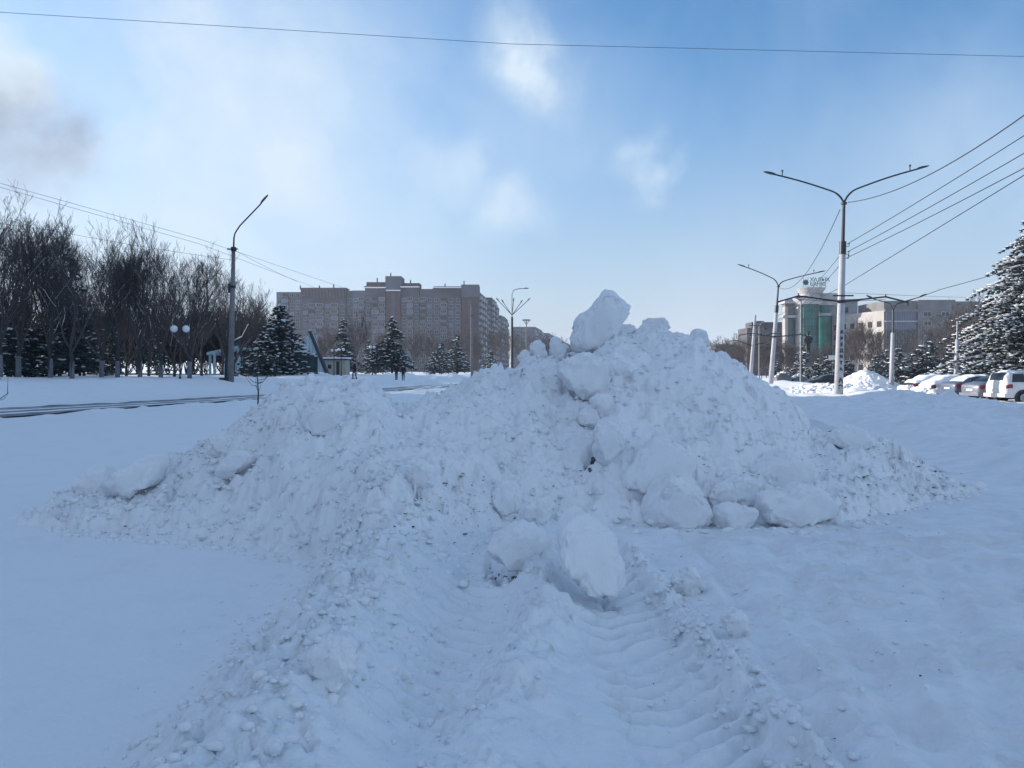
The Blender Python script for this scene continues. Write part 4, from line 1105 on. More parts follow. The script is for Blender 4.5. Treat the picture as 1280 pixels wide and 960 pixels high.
def bx(name, u0, u1, v0, v1, y0, y1, material):
    m = MB(); m.box(xb(u0), xb(u1), y0, y1, zb(v0), zb(v1)); return m.build(name, material, bk)
bx('wall', 984, 997, 470, 379, 2, 5, M['greystone'])
bx('stone_pier', 982, 985.5, 470, 383, .5, 3, M['stone'])
bx('cornice', 981, 999, 378.9, 376.5, 0, 6, M['stonew']); bx('cornice', 984, 997, 376.4, 373, 2, 5, M['stonew'])
bx('cornice', 979, 1000, 397, 394, 0, 1.9, M['stonew'])
bx('glass_strip', 985.5, 996, 470, 398, 1.6, 1.98, M['teald']); bx('stone_pier', 996.5, 1000.5, 470, 381, -1, 2, M['stone'])
bx('wall', 1043, 1082, 470, 375, 6, 12, M['stonew']); bx('brown_wall', 1043.5, 1081, 468, 392, 5.6, 5.99, M['brick'])
bx('cornice', 1042, 1083, 374.9, 372, 5, 13, M['stonew']); bx('cornice', 1042, 1083, 393.5, 391.5, 5.2, 5.98, M['stone'])
for u in (1057, 1062, 1068): bx('window', u-1.6, u+1.6, 389, 382, 5.8, 5.99, M['pane'])
# roof sign: green emblem and two short rows of letters on a frame
sg = empty('roof_sign', Vector((xb(1017)+bb.x, YB_-2.5, zb(360))), 'green emblem and letters on a steel frame standing on the bank tower', 'sign')
k_ = YB_/F
m = MB(); 
for i in range(8):
    a = i*math.pi/4; c, s_ = math.cos(a), math.sin(a); q = 1.15
    pts = [(0, 0), (c*q*.55-s_*q*.3, s_*q*.55+c*q*.3), (c*q, s_*q), (c*q*.55+s_*q*.3, s_*q*.55-c*q*.3)]
    m.xz([(p[0]-3.6*1-.0, p[1]+1.6) for p in pts], -.08, .08)
m.build('emblem', M['greensign'], sg)
m = MB()
for x in (-4.4, -2.8, -.9, 1.1, 3.1): m.box(x-.05, x+.05, .1, .2, -.2, 3.4)
m.box(-4.6, 3.9, .1, .2, .35, .42); m.box(-2.2, 3.9, .1, .2, 1.7, 1.77); m.box(1.2, 3.9, .1, .2, 3.2, 3.27)
m.build('support_frame', M['greysteel'], sg)
def text(body, size, material, parent, loc, name='lettering', ext=.03, rot=(math.pi/2, 0, 0), sx=1.0, bold=0.0, align='LEFT'):
    c = bpy.data.curves.new('t', 'FONT'); c.body = body; c.size = size; c.extrude = ext; c.offset = bold; c.align_x = align
    o = bpy.data.objects.new('t', c); COL.objects.link(o)
    me = bpy.data.meshes.new_from_object(o.evaluated_get(bpy.context.evaluated_depsgraph_get()))
    bpy.data.objects.remove(o); bpy.data.curves.remove(c)
    me.materials.clear(); me.materials.append(material)
    r = bpy.data.objects.new(name, me); COL.objects.link(r); r.rotation_euler = rot; r.location = loc; r.scale = (sx, 1, 1)
    if parent: r.parent = parent
    return r
text('ХАЛЫК', 1.75, M['greensign'], sg, (-2.2, 0, 1.95), bold=.03, sx=1.05)
text('БАНКI', 1.75, M['greensign'], sg, (-2.2, 0, .5), bold=.03, sx=1.0)

YO = 240.0
ob_ = Vector((px(1160, 464, YO).x, YO, 0))
of = empty('office_building', ob_, 'grey office building with large blue glazed front behind the parked cars', 'office building')
def xo(u): return (u-UC)/F*YO-ob_.x
def zo(v): return CAM_H-(v-VH)/F*YO
m = MB(); m.cur = 0; m.box(xo(1105), xo(1146), 0, 18, -1, zo(376)); m.cur = 0; m.box(xo(1146.05), xo(1193), -.6, 18, -1, zo(375)); m.box(xo(1193.05), xo(1245), .5, 18, -1, zo(376.5))
m.cur = 1; m.prism([(xo(1080), 24), (xo(1104.9), 0.02), (xo(1104.9), 24)], -1, zo(388))
m.build('wall', [M['greystone'], M['stone']], of)
for v0, v1, mm in ((401, 390, 'paneb'), (412, 402.5, 'paneb'), (424, 413.5, 'pane'), (440, 425.5, 'pane')):
    m = MB(); m.box(xo(1107), xo(1144), -.35, -.01, zo(v0), zo(v1)); m.build('glazing_band', M[mm], of)
m = MB()
for i in range(13): x = xo(1107.5+i*3.0); m.box(x-.07, x+.07, -.42, -.36, zo(440), zo(390))
m.box(xo(1105.2), xo(1145.8), -.6, -.01, zo(389.9), zo(386)); m.build('glazing_frame', M['greystone'], of)
m = MB(); m.box(xo(1105.3), xo(1145.7), -.7, -.36, zo(402.4), zo(401.1)); m.build('balcony_rail', M['stonew'], of)
for v in (393, 404.5, 416.5, 428.5, 440.5):
    for u in (1158, 1180): 
        m = MB(); m.cur = 0; m.box(xo(u-5), xo(u+5), -.72, -.61, zo(v+3.2), zo(v-3.2)); m.cur = 1; m.box(xo(u-4.4), xo(u-.3), -.76, -.7, zo(v+2.6), zo(v-2.6)); m.box(xo(u+.3), xo(u+4.4), -.76, -.7, zo(v+2.6), zo(v-2.6)); m.build('window', WMATS, of)
    for u in (1203, 1220, 1236):
        m = MB(); m.cur = 0; m.box(xo(u-5), xo(u+5), .4, .49, zo(v+3.2), zo(v-3.2)); m.cur = 1; m.box(xo(u-4.4), xo(u+4.4), .35, .42, zo(v+2.6), zo(v-2.6)); m.build('window', WMATS, of)
dv = Vector((xo(1104.9)-xo(1080), -23.98, 0)); LL = dv.length; dv.normalize()
for j in range(5):
    for i in range(6):
        s_ = LL*(i+.5)/6; z = 2+j*3.4; m = MB(); m.cur = 1
        p = Vector((xo(1080), 24, 0))+dv*s_; n_ = Vector((dv.y, -dv.x, 0))
        q0, q1 = p-dv*1.0+n_*.06, p+dv*1.0+n_*.06; q2, q3 = p+dv*1.0-n_*.1, p-dv*1.0-n_*.1
        m.prism([(q.x, q.y) for q in (q0, q1, q2, q3)], z, z+1.8); m.build('window', WMATS, of)
# ------------------------------------------------------------------ lamp posts, trolley masts, wires
def basez(x, y, off=.3): return gz(x, y)-off
def arm_pts(p, tip, rise, n=14):
    """lamp arm: leaves p steeply, bends over, then runs straight out to tip"""
    p = Vector(p); tip = Vector(tip); d = tip-p
    K = p+Vector((d.x*.055, d.y*.055, d.z*.34)); q = K.lerp(tip, .16); out = []
    for i in range(8):
        t = i/7; out.append(p.lerp(K, t).lerp(K.lerp(q, t), t))
    for i in range(1, 8): out.append(q.lerp(tip, i/7)+Vector((0, 0, abs(d.z)*.03*math.sin(math.pi*i/7))))
    return out
def lamp_head(mb, tip, d, L=.75):
    d = Vector(d).normalized(); s = Vector((-d.y, d.x, 0)).normalized() if abs(d.z) < .99 else Vector((0, 1, 0)); up = s.cross(d)*-1
    a = Vector(tip)-d*.08; prof = [(0, .05, .05), (.12, .10, .09), (.45, .15, .10), (.8, .13, .07), (1, .05, .03)]
    vs = []; n = 8
    for t, w, h in prof:
        for k in range(n):
            an = 2*math.pi*k/n; vs.append(a+d*(t*L)+s*(math.cos(an)*w)+up*(math.sin(an)*h*(1 if math.sin(an) > 0 else .5)))
    fs = [(i*n+k, i*n+(k+1) % n, (i+1)*n+(k+1) % n, (i+1)*n+k) for i in range(len(prof)-1) for k in range(n)]
    mb.add(vs, fs+[tuple(range(n))[::-1], tuple((len(prof)-1)*n+k for k in range(n))])

def mast(label, ub, vb, Y, ut, v_joint, v_conc, tips, v_br=None, brackets=(), rb=.24, rt=.15, letters=False, group=None, head=.75, conc='whitewash'):
    base = px(ub, vb, Y); x0 = base.x; zb_ = basez(x0, Y, .35)
    r = empty('lamp_post', (x0, Y, zb_), label, 'lamp post', group)
    O = Vector((x0, Y, zb_))
    def at(v, side=0.0):
        t = (vb-v)/(vb-v_joint); p = px(ub+(ut-ub)*t, v, Y); return p-O+Vector((side, 0, 0))
    lo = at(vb); lo.z = 0.0
    m = MB(); m.tube([lo, at(v_conc)], [rb, rt], 14); m.build('concrete_shaft', M[conc], r, smooth=True)
    m = MB(); m.tube([at(v_conc+14*46/Y), at(v_conc-2*46/Y)], [rt+.035, rt+.03], 14); m.build('dark_sleeve', M['steel'], r)
    m = MB(); m.tube([at(v_conc-2*46/Y), at(v_joint)], [.105, .085], 10); m.tube([at(v_joint+1.5*46/Y), at(v_joint-1*46/Y)], [.17, .17], 10)
    m.build('steel_tube', M['steel'], r)
    for (u, v) in tips:
        tp = px(u, v, Y)-O; p = at(v_joint)+Vector((.0, 0, .0))
        pts = arm_pts(p, tp, (tp.z-p.z)*.75); m = MB(); m.tube(pts, [.06]*5+[.05]*(len(pts)-5), 8); a = m.build('lamp_arm', M['steel'], r, smooth=True)
        d = pts[-1]-pts[-3]; m = MB(); lamp_head(m, pts[-1], d, head); m.build('lamp_head', M['steel'], a)
        m = MB(); q = pts[-2]; m.tube([q+Vector((0, 0, .05)), q+Vector((0, 0, .28))], [.03, .03], 6); m.sphere(q+Vector((0, 0, .33)), .07, 8, 6); m.build('photocell', M['steel'], a)
    if v_br:
        for (u1, v1, u2, v2) in brackets:
            a = at(v_br); m = MB(); p1 = px(u1, v1, Y)-O; p2 = px(u2, v2, Y)-O
            m.tube([a, p1, p2], .055, 6); m.tube([a, Vector((p1.x, p1.y, a.z+.05)).lerp(p1, .3)], .015, 4); m.tube([p2, p2+Vector((0, 0, -.22))], .035, 5); m.tube([p1+Vector((0,0,-.05)), p1+Vector((0,0,.16))], .05, 5)
            m.build('wire_bracket', M['steel'], r)
        m = MB(); a = at(v_br); m.tube([a+Vector((0,0,-.09)), a+Vector((0,0,.09))], [rt+.09, rt+.09], 12); a = at(v_br-7*46/Y); m.box(a.x-.62, a.x+.62, a.y-.05-.25, a.y+.05-.25, a.z-.04, a.z+.04); m.build('clamp', M['steel'], r)
    return r, O, at

P1, O1, at1 = mast('nearest tall white mast with two curved lamp arms and a column of black letters', 1048, 499, 46.6, 1055, 254, 304,
    [(968, 218), (1148, 211)], 377, [(998, 370, 972, 377.5), (1107, 371, 1135, 378)], rb=.27, rt=.17)
for v in (308, 318, 323):
    a = at1(v); m = MB(); m.tube([a+Vector((.1,-.05,0)), a+Vector((.36,-.05,0)), a+Vector((.36,-.05,.14))], .022, 5); m.sphere(a+Vector((.36,-.05,.17)), .05, 8, 6); m.build('insulator', M['steel'], P1)
# stencilled letters down the shaft
for i, (v, ch) in enumerate([(415, 'К'), (423, 'Р'), (430.5, 'Е'), (438, 'Д'), (445.5, 'И'), (453.5, 'Т'), (461, 'А'), (476, 'А'), (484.5, 'Э')]):
    a = at1(v); rad = .27-(499-v)/195*.10
    text(ch, .27 if i < 7 else .38, M['black'], P1, (a.x+.0, a.y-rad-.012, a.z-.11), 'painted_letter', ext=.004, bold=.015, align='CENTER')

P2, O2, at2 = mast('second white mast with two lamp arms, leaning right, farther up the street', 963, 481, 83, 973, 358, 383, [(931, 333.5), (1023, 340.5)], 421,
    [(939, 416.5, 924, 419), (1000, 418, 1013, 421)], rb=.27, rt=.18, head=.9)
P3 = empty('trolley_mast', (px(938, 474, 118).x, 118, gz(px(938, 474, 118).x, 118)-.3), 'thin white trolley mast without lamps leaning right near the summit of the heap', 'mast'); O3 = Vector(P3.location)
m = MB(); lo = px(938, 474, 118)-O3; lo.z = 0; m.tube([lo, px(944, 394, 118)-O3], [.32, .17], 12); m.build('shaft', M['whitewash'], P3, smooth=True)
m = MB(); a = px(940.5, 432, 118)-O3; m.tube([a, px(921, 425.5, 118)-O3, px(911, 426.5, 118)-O3], .07, 5); m.build('wire_bracket', M['steel'], P3)
m = MB(); m.tube([a, px(952, 429, 118)-O3, px(962, 431, 118)-O3], .07, 5); m.build('wire_bracket', M['steel'], P3)
m = MB(); a = px(942, 407, 118)-O3; m.box(a.x-.9, a.x+.9, a.y-.3, a.y-.2, a.z-.05, a.z+.05); m.build('crossbar', M['steel'], P3)

def fan_lamp(label, u, vb, vt, Y, wpx=9, name='lamp_post', mt='greysteel', r0=.11, arms=6, hr=6):
    b = px(u, vb, Y); z = basez(b.x, Y); r = empty(name, (b.x, Y, z), label, 'lamp post'); H = px(u, vt, Y).z-z; w = wpx/F*Y
    m = MB(); m.tube([(0,0,0), (0,0,H-hr/F*Y)], [r0, r0*.7], 8); m.build('pole', M[mt], r)
    m = MB()
    for k in range(arms):
        a = 2*math.pi*k/arms+.4; m.tube([(0,0,H-hr/F*Y), (math.cos(a)*w*.55, math.sin(a)*w*.55, H-hr/F*Y*.35), (math.cos(a)*w, math.sin(a)*w, H)], .05, 5)
    m.build('arm_fan', M[mt], r)
    m = MB(); m.tube([(math.cos(2*math.pi*k/16)*w, math.sin(2*math.pi*k/16)*w, H) for k in range(17)], .06, 5, cap=False); m.build('lamp_ring', M['steel'], r)
    return r
fan_lamp('slim lamp post with funnel shaped head in front of the bank tower', 1001, 490, 371, 90, 8, r0=.12)
fan_lamp('slim lamp post with funnel shaped head right of the thin trolley mast', 949, 478, 402, 125, 5.5)
fan_lamp('slim lamp post with funnel shaped head left of the pointed snow tooth', 658, 470, 400, 130, 5)
# five armed lamp post
b = px(640, 462, 97); z = basez(b.x, 97); r = empty('lamp_post', (b.x, 97, z), 'dark lamp post fanning into five straight arms beyond the left part of the crest', 'lamp post'); O = Vector(r.location)
m = MB(); m.tube([(0,0,0), px(640, 396, 97)-O], [.2, .15], 10); m.build('pole', M['steel'], r)
m = MB(); m.tube([px(640, 396, 97)-O, px(640, 368, 97)-O, px(642, 363, 97)-O, px(648, 361, 97)-O, px(656, 360.5, 97)-O], .05, 6); a = m.build('curved_arm', M['greysteel'], r)
m = MB(); lamp_head(m, px(656, 360.5, 97)-O, (1,0,0), .6); m.build('lamp_head', M['steel'], a)
for u, v in ((623, 376), (629, 378), (642, 376), (651, 378), (660, 375)):
    m = MB(); p0 = px(640, 394, 97)-O; p1 = px(u, v, 97)-O+Vector((0, (u-640)*.03, 0)); m.tube([p0, p1], .045, 5); a = m.build('lamp_arm', M['greysteel'], r)
    m = MB(); lamp_head(m, p1, p1-p0, .5); m.build('lamp_head', M['steel'], a)
# thin pale pole before the flats
b = px(590, 466, 105); z = basez(b.x, 105); r = empty('lamp_post', (b.x, 105, z), 'plain pale pole standing before the brown strip of the second roof tower', 'pole'); m = MB(); m.tube([(0,0,0), px(589.5, 380, 105)-Vector((b.x, 105, z))], [.2, .12], 8); m.build('shaft', M['concrete'], r)
m = MB(); m.box(-.3, .3, -.25, -.1, 9.6, 9.7); m.build('crossbar', M['steel'], r)
# lamp posts in the car park
b = px(1114, 490, 62); z = basez(b.x, 62); r = empty('lamp_post', (b.x, 62, z), 'pale lamp post with two raised arms right of the white snow cone', 'lamp post'); O = Vector(r.location)
m = MB(); m.tube([px(1114, 495, 62)-O, px(1116, 416, 62)-O], [.2, .14], 12); m.build('concrete_shaft', M['whitewash'], r, smooth=True)
m = MB(); m.tube([px(1116, 416, 62)-O, px(1116.5, 387, 62)-O], .07, 8); m.build('steel_tube', M['steel'], r)
for u, v in ((1090, 373), (1151, 371)):
    p0 = px(1116.5, 387, 62)-O; p1 = px(u, v, 62)-O; m = MB(); m.tube([p0, p0+(p1-p0)*.15+Vector((0,0,.35)), p1], .04, 6); a = m.build('lamp_arm', M['steel'], r)
    m = MB(); lamp_head(m, p1, p1-p0, .6); m.build('lamp_head', M['steel'], a)
b = px(1195, 480, 58); z = basez(b.x, 58); r = empty('lamp_post', (b.x, 58, z), 'white lamp post with two raised arms just left of the huge spruce', 'lamp post'); O = Vector(r.location)
m = MB(); m.tube([px(1194.5, 490, 58)-O, px(1196.5, 425, 58)-O], [.19, .12], 12); m.build('concrete_shaft', M['whitewash'], r, smooth=True)
m = MB(); m.tube([px(1196.5, 425, 58)-O, px(1197, 401, 58)-O], .07, 8); m.build('steel_tube', M['greysteel'], r)
for u, v in ((1176, 396), (1220, 387)):
    p0 = px(1197, 401, 58)-O; p1 = px(u, v, 58)-O; m = MB(); m.tube([p0, p1], .045, 6); a = m.build('lamp_arm', M['greysteel'], r)
    m = MB(); lamp_head(m, p1, p1-p0, .6); m.build('lamp_head', M['greysteel'], a)

# concrete lamp post on the left
YL = 58
b = px(288, 477, YL); z = basez(b.x, YL); LP = empty('lamp_post', (b.x, YL, z), 'grey concrete lamp post with one long slanting arm on the left verge', 'lamp post'); OL = Vector(LP.location)
def L(u, v): return px(u, v, YL)-OL
m = MB(); lo = L(288, 477); lo.z = 0; m.tube([lo, L(292, 310)], [.25, .13], 14); m.build('concrete_shaft', M['concrete'], LP, smooth=True)
m = MB(); m.tube([L(292, 312), L(292.5, 296)], [.07, .06], 8); m.tube([L(292.5, 297), L(294, 291), L(300, 282), L(325, 256), L(328, 252)], .055, 8); a = m.build('lamp_arm', M['steel'], LP, smooth=True)
m = MB(); lamp_head(m, L(327, 253), L(333, 246)-L(327, 253), .85); m.build('lamp_head', M['steel'], a)
m = MB(); m.tube([L(291.5, 360), L(291.6, 357)], .2, 10); m.build('clamp', M['steel'], LP)
m = MB(); m.tube([L(292, 314), L(292, 309)], .2, 10); c = L(292, 312); m.box(c.x-.4, c.x+.4, c.y-.28, c.y-.2, c.z-.05, c.z+.05); m.build('clamp', M['steel'], LP)
m = MB(); c = L(291, 358); m.box(c.x-.32, c.x-.15, c.y-.1, c.y+.1, c.z-.5, c.z+.2); m.build('junction_box', M['steel'], LP)
m = MB(); m.box(-.75, -.1, -.3, .2, .35, .60); m.build('base_box', M['steel'], LP)

# globe park lamps
def globe(label, u, vb, vt, Y, wpx, n=2, gr=.24):
    b = px(u, vb, Y); z = basez(b.x, Y); r = empty('park_lamp', (b.x, Y, z), label, 'park lamp'); H = px(u, vt, Y).z-z; w = wpx/F*Y
    m = MB(); m.tube([(0,0,0), (0,0,H*.12), (0,0,H*.13), (0,0,H)], [.10,.09,.055,.045], 8); m.build('pole', M['steel'], r)
    for k in range(n):
        s = -1 if k == 0 else 1
        if n == 1: s = 0
        m = MB(); m.tube([(0,0,H-.35), (s*w*.6,0,H-.45), (s*w,0,H-.25)] if s else [(0,0,H-.3), (0,0,H)], .03, 6); a = m.build('arm', M['steel'], r)
        m = MB(); m.sphere((s*w, 0, H), gr, 14, 10); m.build('globe', M['lampglobe'], a, smooth=True)
globe('twin globe park lamp standing among the bare trees left of the concrete lamp post', 225, 470, 411, 55, 7.5, gr=.25)
globe('twin globe park lamp left of the two by the kiosk', 417.5, 464, 438, 92, 2.6, gr=.17)
globe('twin globe park lamp in front of the right end of the kiosk', 426.5, 464, 437, 90, 2.8, gr=.17)
globe('twin globe park lamp at the left edge of the spruce over the two walkers', 465.5, 464, 434, 96, 2.2, gr=.19)

def wire(label, pts, rad=.012, sag=0.0, n=18, group=None, name='overhead_wire', wm='wire'):
    out = []
    for a, b in zip(pts[:-1], pts[1:]):
        a, b = Vector(a), Vector(b)
        for i in range(n+1):
            t = i/n; p = a.lerp(b, t); p.z -= 4*sag*t*(1-t); out.append(p)
    m = MB(); m.tube(out, rad, 5); o = m.build(name, M[wm]); return tag(o, label, 'overhead wire', group)
wire('single overhead wire crossing the whole top of the sky', [px(-150, 6, 30), px(640, 55, 30), px(1420, 74, 30)], .010, wm='thinwire')
e = lambda u, v, Y: px(u, v, Y)
wire('topmost of the five wires rising right from the nearest mast', [px(1060, 253, 46.6), px(1450, 10, 20)], .025, sag=1.05)
wire('second highest wire rising right from the nearest mast', [px(1059, 305, 46.6), px(1500, 28, 20)], .020, sag=.12)
wire('third highest wire rising right from the nearest mast', [px(1059, 315, 46.6), px(1500, 62, 20)], .020, sag=.12)
wire('fourth wire down rising right from the nearest mast', [px(1059, 322, 46.6), px(1500, 92, 20)], .020, sag=.12)
wire('lowest of the five wires, passing behind the nearest mast', [px(972, 400, 60), px(1057, 356, 50), px(1500, 84, 20)], .020)
wire('steep sagging wire from the nearest mast down to the second mast', [px(1050, 262, 46.6), px(975, 360, 83)], .024, sag=1.6)
wire('upper thin wire between the nearest and the second mast', [px(1051, 318, 46.6), px(972, 395, 83)], .018, sag=.5)
wire('lower thin wire between the nearest and the second mast', [px(1051, 330, 46.6), px(971, 402, 83)], .018, sag=.5)
wire('wire rising right from the end of the mast bracket over the car park', [px(1114, 383, 46.6), px(1175, 362, 46), px(1300, 326, 44)], .018, sag=.03)
wire('level wire running right from the nearest mast at bracket height', [px(1055, 366, 46.6), px(1150, 370, 60), px(1215, 372, 75)], .012)
wire('wire between the brackets of the second mast and the thin trolley mast', [px(972, 421, 83), px(941, 433, 118)], .02, sag=.3)
wire('pair of thin wires at upper left, the higher one', [px(-160, 190, 40), px(0, 229, 48), px(250, 299, 58), px(430, 360, 90)], .012)
wire('pair of thin wires at upper left, the lower one', [px(-160, 197, 40), px(0, 234, 48), px(250, 305, 58), px(400, 362, 90)], .012)
wire('thin wire running through the treetops to the concrete lamp post', [px(-100, 262, 50), px(60, 287, 54), px(291, 325, 57.7)], .012, sag=.1)
wire('thin wire sloping down from the concrete lamp post to the flats', [px(292, 312, 57.7), px(372, 352, 88)], .012, sag=.1)
wire('thin wire at roof height far off above the street right of the heap', [px(880, 432, 130), px(1000, 436, 130)], .02)
# street lamp heads and the little box hanging in the wires
hb_ = wire('small dark box hanging on a cable left of the bank', [px(941, 405, 118), px(956, 410, 112), px(972, 400, 83)], .012, name='hanging_box')
m = MB(); c = px(956.5, 410.5, 112); m.box(c.x-.22, c.x+.22, c.y-.1, c.y+.1, c.z-.18, c.z+.12)
o = m.build('box', M['steel'], hb_)

# ------------------------------------------------------------------ cars
def lerp_tab(tab, x):
    xs = [t[0] for t in tab]; out = []
    for j in range(1, len(tab[0])): out.append(float(np.interp(x, xs, [t[j] for t in tab])))
    return out
def car(name, label, style, paint, loc, rz, snow=False, group=None):
    """x runs from tail (0) to nose; tables give: x, z under, z belt, z roof, half width low, half width roof"""
    if style == 'suv':
        Ln, wb, wr = 4.7, (.98, 3.72), .38
        tab = [(0,.62,.95,1.05,.72,.60),(.04,.50,1.10,1.30,.84,.62),(.14,.42,1.16,1.62,.90,.62),(.32,.38,1.18,1.79,.92,.66),(.9,.36,1.17,1.85,.93,.70),(2.0,.36,1.15,1.86,.93,.71),(2.75,.36,1.12,1.80,.93,.69),(3.05,.36,1.12,1.62,.93,.68),(3.5,.36,1.12,1.18,.93,.74),(4.2,.36,1.04,1.10,.90,.74),(4.55,.40,.92,.98,.84,.66),(4.7,.5,.8,.84,.72,.5)]
    else:
        Ln, wb, wr = 4.5, (.95, 3.6), .32
        tab = [(0,.45,.80,.88,.68,.52),(.06,.36,.92,1.00,.80,.62),(.25,.28,.98,1.05,.86,.66),(.62,.25,.98,1.12,.88,.62),(1.0,.24,.96,1.34,.88,.56),(1.5,.24,.94,1.44,.88,.58),(2.3,.24,.93,1.45,.88,.59),(2.75,.24,.92,1.32,.88,.58),(3.25,.24,.92,1.00,.88,.66),(3.7,.24,.88,.94,.87,.7),(4.25,.27,.76,.82,.82,.62),(4.5,.4,.6,.64,.68,.45)]
    root = empty(name, loc, label, 'car', group, rz)
    def P(x, q, side, off=0.0):
        zu, zb_, zr, wl, wt = lerp_tab(tab, x)
        # q 0..1 under to belt, 1..2 belt to roof edge, 2..3 roof
        if q <= 1: z = zu+(zb_-zu)*q; y = wl*(.90+.10*math.sin(math.pi*min(1, q*1.15)*.5))-(.02 if q > .85 else 0)
        elif q <= 2: t = q-1; z = zb_+(zr-zb_)*(t*.97); y = (wl-.02)+(wt-wl+.02)*t**1.1
        else: t = q-2; z = zr-.03*(1-t)*(zr-zb_)+.03*t*0; z = zb_+(zr-zb_)*.97+(zr-zb_)*.03*math.sin(t*math.pi/2)+.03*t; y = wt*(1-t)
        return (x, side*(y+off), z)
    xs = sorted(set([i*Ln/46 for i in range(47)]+[t[0] for t in tab])); qs = [0, .15, .4, .65, .88, 1, 1.15, 1.5, 1.85, 2, 2.12, 2.4, 2.7, 3]
    ring = [( -1, q) for q in qs]+[(1, q) for q in qs[::-1][1:]]
    vs = [P(x, q, s) for x in xs for s, q in ring]; n = len(ring)
    fs = [(i*n+k, (i+1)*n+k, (i+1)*n+k+1, i*n+k+1) for i in range(len(xs)-1) for k in range(n-1)]
    fs += [(i*n, i*n+n-1, (i+1)*n+n-1, (i+1)*n) for i in range(len(xs)-1)]
    fs += [tuple(range(n)), tuple((len(xs)-1)*n+k for k in range(n))[::-1]]
    m = MB(); m.add(vs, fs); body = m.build('body', M[paint], root, smooth=True)
    def patch(nm, side, x0, x1, q0, q1, mtl, par=root, off=.012, sl0=0, sl1=0):
        m = MB(); nx, nq = 10, 5; vs = []
        for j in range(nq+1):
            q = q0+(q1-q0)*j/nq
            for i in range(nx+1):
                a = x0+sl0*j/nq; b = x1+sl1*j/nq; vs.append(P(a+(b-a)*i/nx, q, side, off))
        fs = [(j*(nx+1)+i, j*(nx+1)+i+1, (j+1)*(nx+1)+i+1, (j+1)*(nx+1)+i) for j in range(nq) for i in range(nx)]
        m.add(vs, fs if side < 0 else [f[::-1] for f in fs]); return m.build(nm, M[mtl], par, smooth=True)
    if style == 'suv':
        for s in (-1, 1):
            patch('side_window', s, .34, 1.12, 1.14, 1.86, 'carglass', sl0=.16)
            patch('side_window', s, 1.26, 2.08, 1.14, 1.86, 'carglass'); patch('side_window', s, 2.18, 3.30, 1.14, 1.86, 'carglass', sl1=-.42)
            patch('tail_lamp', s, .03, .36, .68, .96, 'tail', off=.014)
    else:
        for s in (-1, 1):
            patch('side_window', s, 1.02, 1.95, 1.14, 1.84, 'carglass', sl0=.22); patch('side_window', s, 2.03, 3.02, 1.14, 1.84, 'carglass', sl1=-.40)
            patch('tail_lamp', s, .04, .34, .62, .95, 'tail', off=.014)
    # rear and front screens across the body
    def cross(nm, x0, x1, mtl, k=.82, zoff=.014, q=2.2):
        m = MB(); vs = []; nx, ny = 5, 8
        for i in range(nx+1):
            x = x0+(x1-x0)*i/nx; zu, zb_, zr, wl, wt = lerp_tab(tab, x); z = P(x, 3, 1)[2]
            for j in range(ny+1): vs.append((x-(zoff if nm != 'windscreen' else -zoff)*.7, wt*k*(2*j/ny-1), z+zoff-.02*abs(2*j/ny-1)))
        m.add(vs, [(i*(ny+1)+j, (i+1)*(ny+1)+j, (i+1)*(ny+1)+j+1, i*(ny+1)+j+1) for i in range(nx) for j in range(ny)]); return m.build(nm, M[mtl], root, smooth=True)
    if style == 'suv': cross('rear_window', .05, .27, 'carglass', .86); cross('windscreen', 2.95, 3.45, 'carglass', .9)
    else: cross('rear_window', .66, 1.38, 'carglass', .86); cross('windscreen', 2.5, 3.2, 'carglass', .88)
    zc = .78 if style == 'suv' else .66
    m = MB(); m.box(-.03, -.004, -.26, .26, zc-.06, zc+.06); m.build('number_plate', M['plate'], root)
    m = MB(); m.box(-.08, .22, -(.86 if style == 'suv' else .8), (.86 if style == 'suv' else .8), .42 if style == 'suv' else .30, .62 if style == 'suv' else .48); m.build('rear_bumper', M[paint], root)
    for s in (-1, 1):
        for x in wb:
            hw = lerp_tab(tab, x)[3]; m = MB(); n = 22
            arc = [(x+math.cos(math.pi*k/n)*(wr+.09), wr+math.sin(math.pi*k/n)*(wr+.09)) for k in range(n+1)]+[(x-wr-.05, .30), (x+wr+.05, .30)]
            a0, a1 = s*(hw-.3), s*(hw+.006)
            m.xz(arc, min(a0, a1), max(a0, a1)); m.build('wheel_arch', M['black'], root)
            m = MB(); m.tube([(x, s*(hw-.20), wr), (x, s*(hw+.015), wr)], [wr, wr], 24); m.tube([(x, s*(hw+.015), wr), (x, s*(hw+.03), wr)], [wr*.97, wr*.9], 24); w = m.build('wheel', M['tyre'], root)
            m = MB(); m.tube([(x, s*(hw+.02), wr), (x, s*(hw+.034), wr)], [wr*.62, wr*.60], 20)
            for k in range(6):
                a = k*math.pi/3; m.tube([(x, s*(hw+.038), wr), (x+math.cos(a)*wr*.58, s*(hw+.038), wr+math.sin(a)*wr*.58)], .028, 5)
            m.build('rim', M['rim'], w)
    if style == 'suv':
        for s in (-1, 1):
            m = MB(); m.tube([(.6, s*.62, 1.86), (.75, s*.62, 1.93), (2.5, s*.62, 1.93), (2.65, s*.62, 1.86)], .02, 6); m.build('roof_rail', M['greysteel'], root)
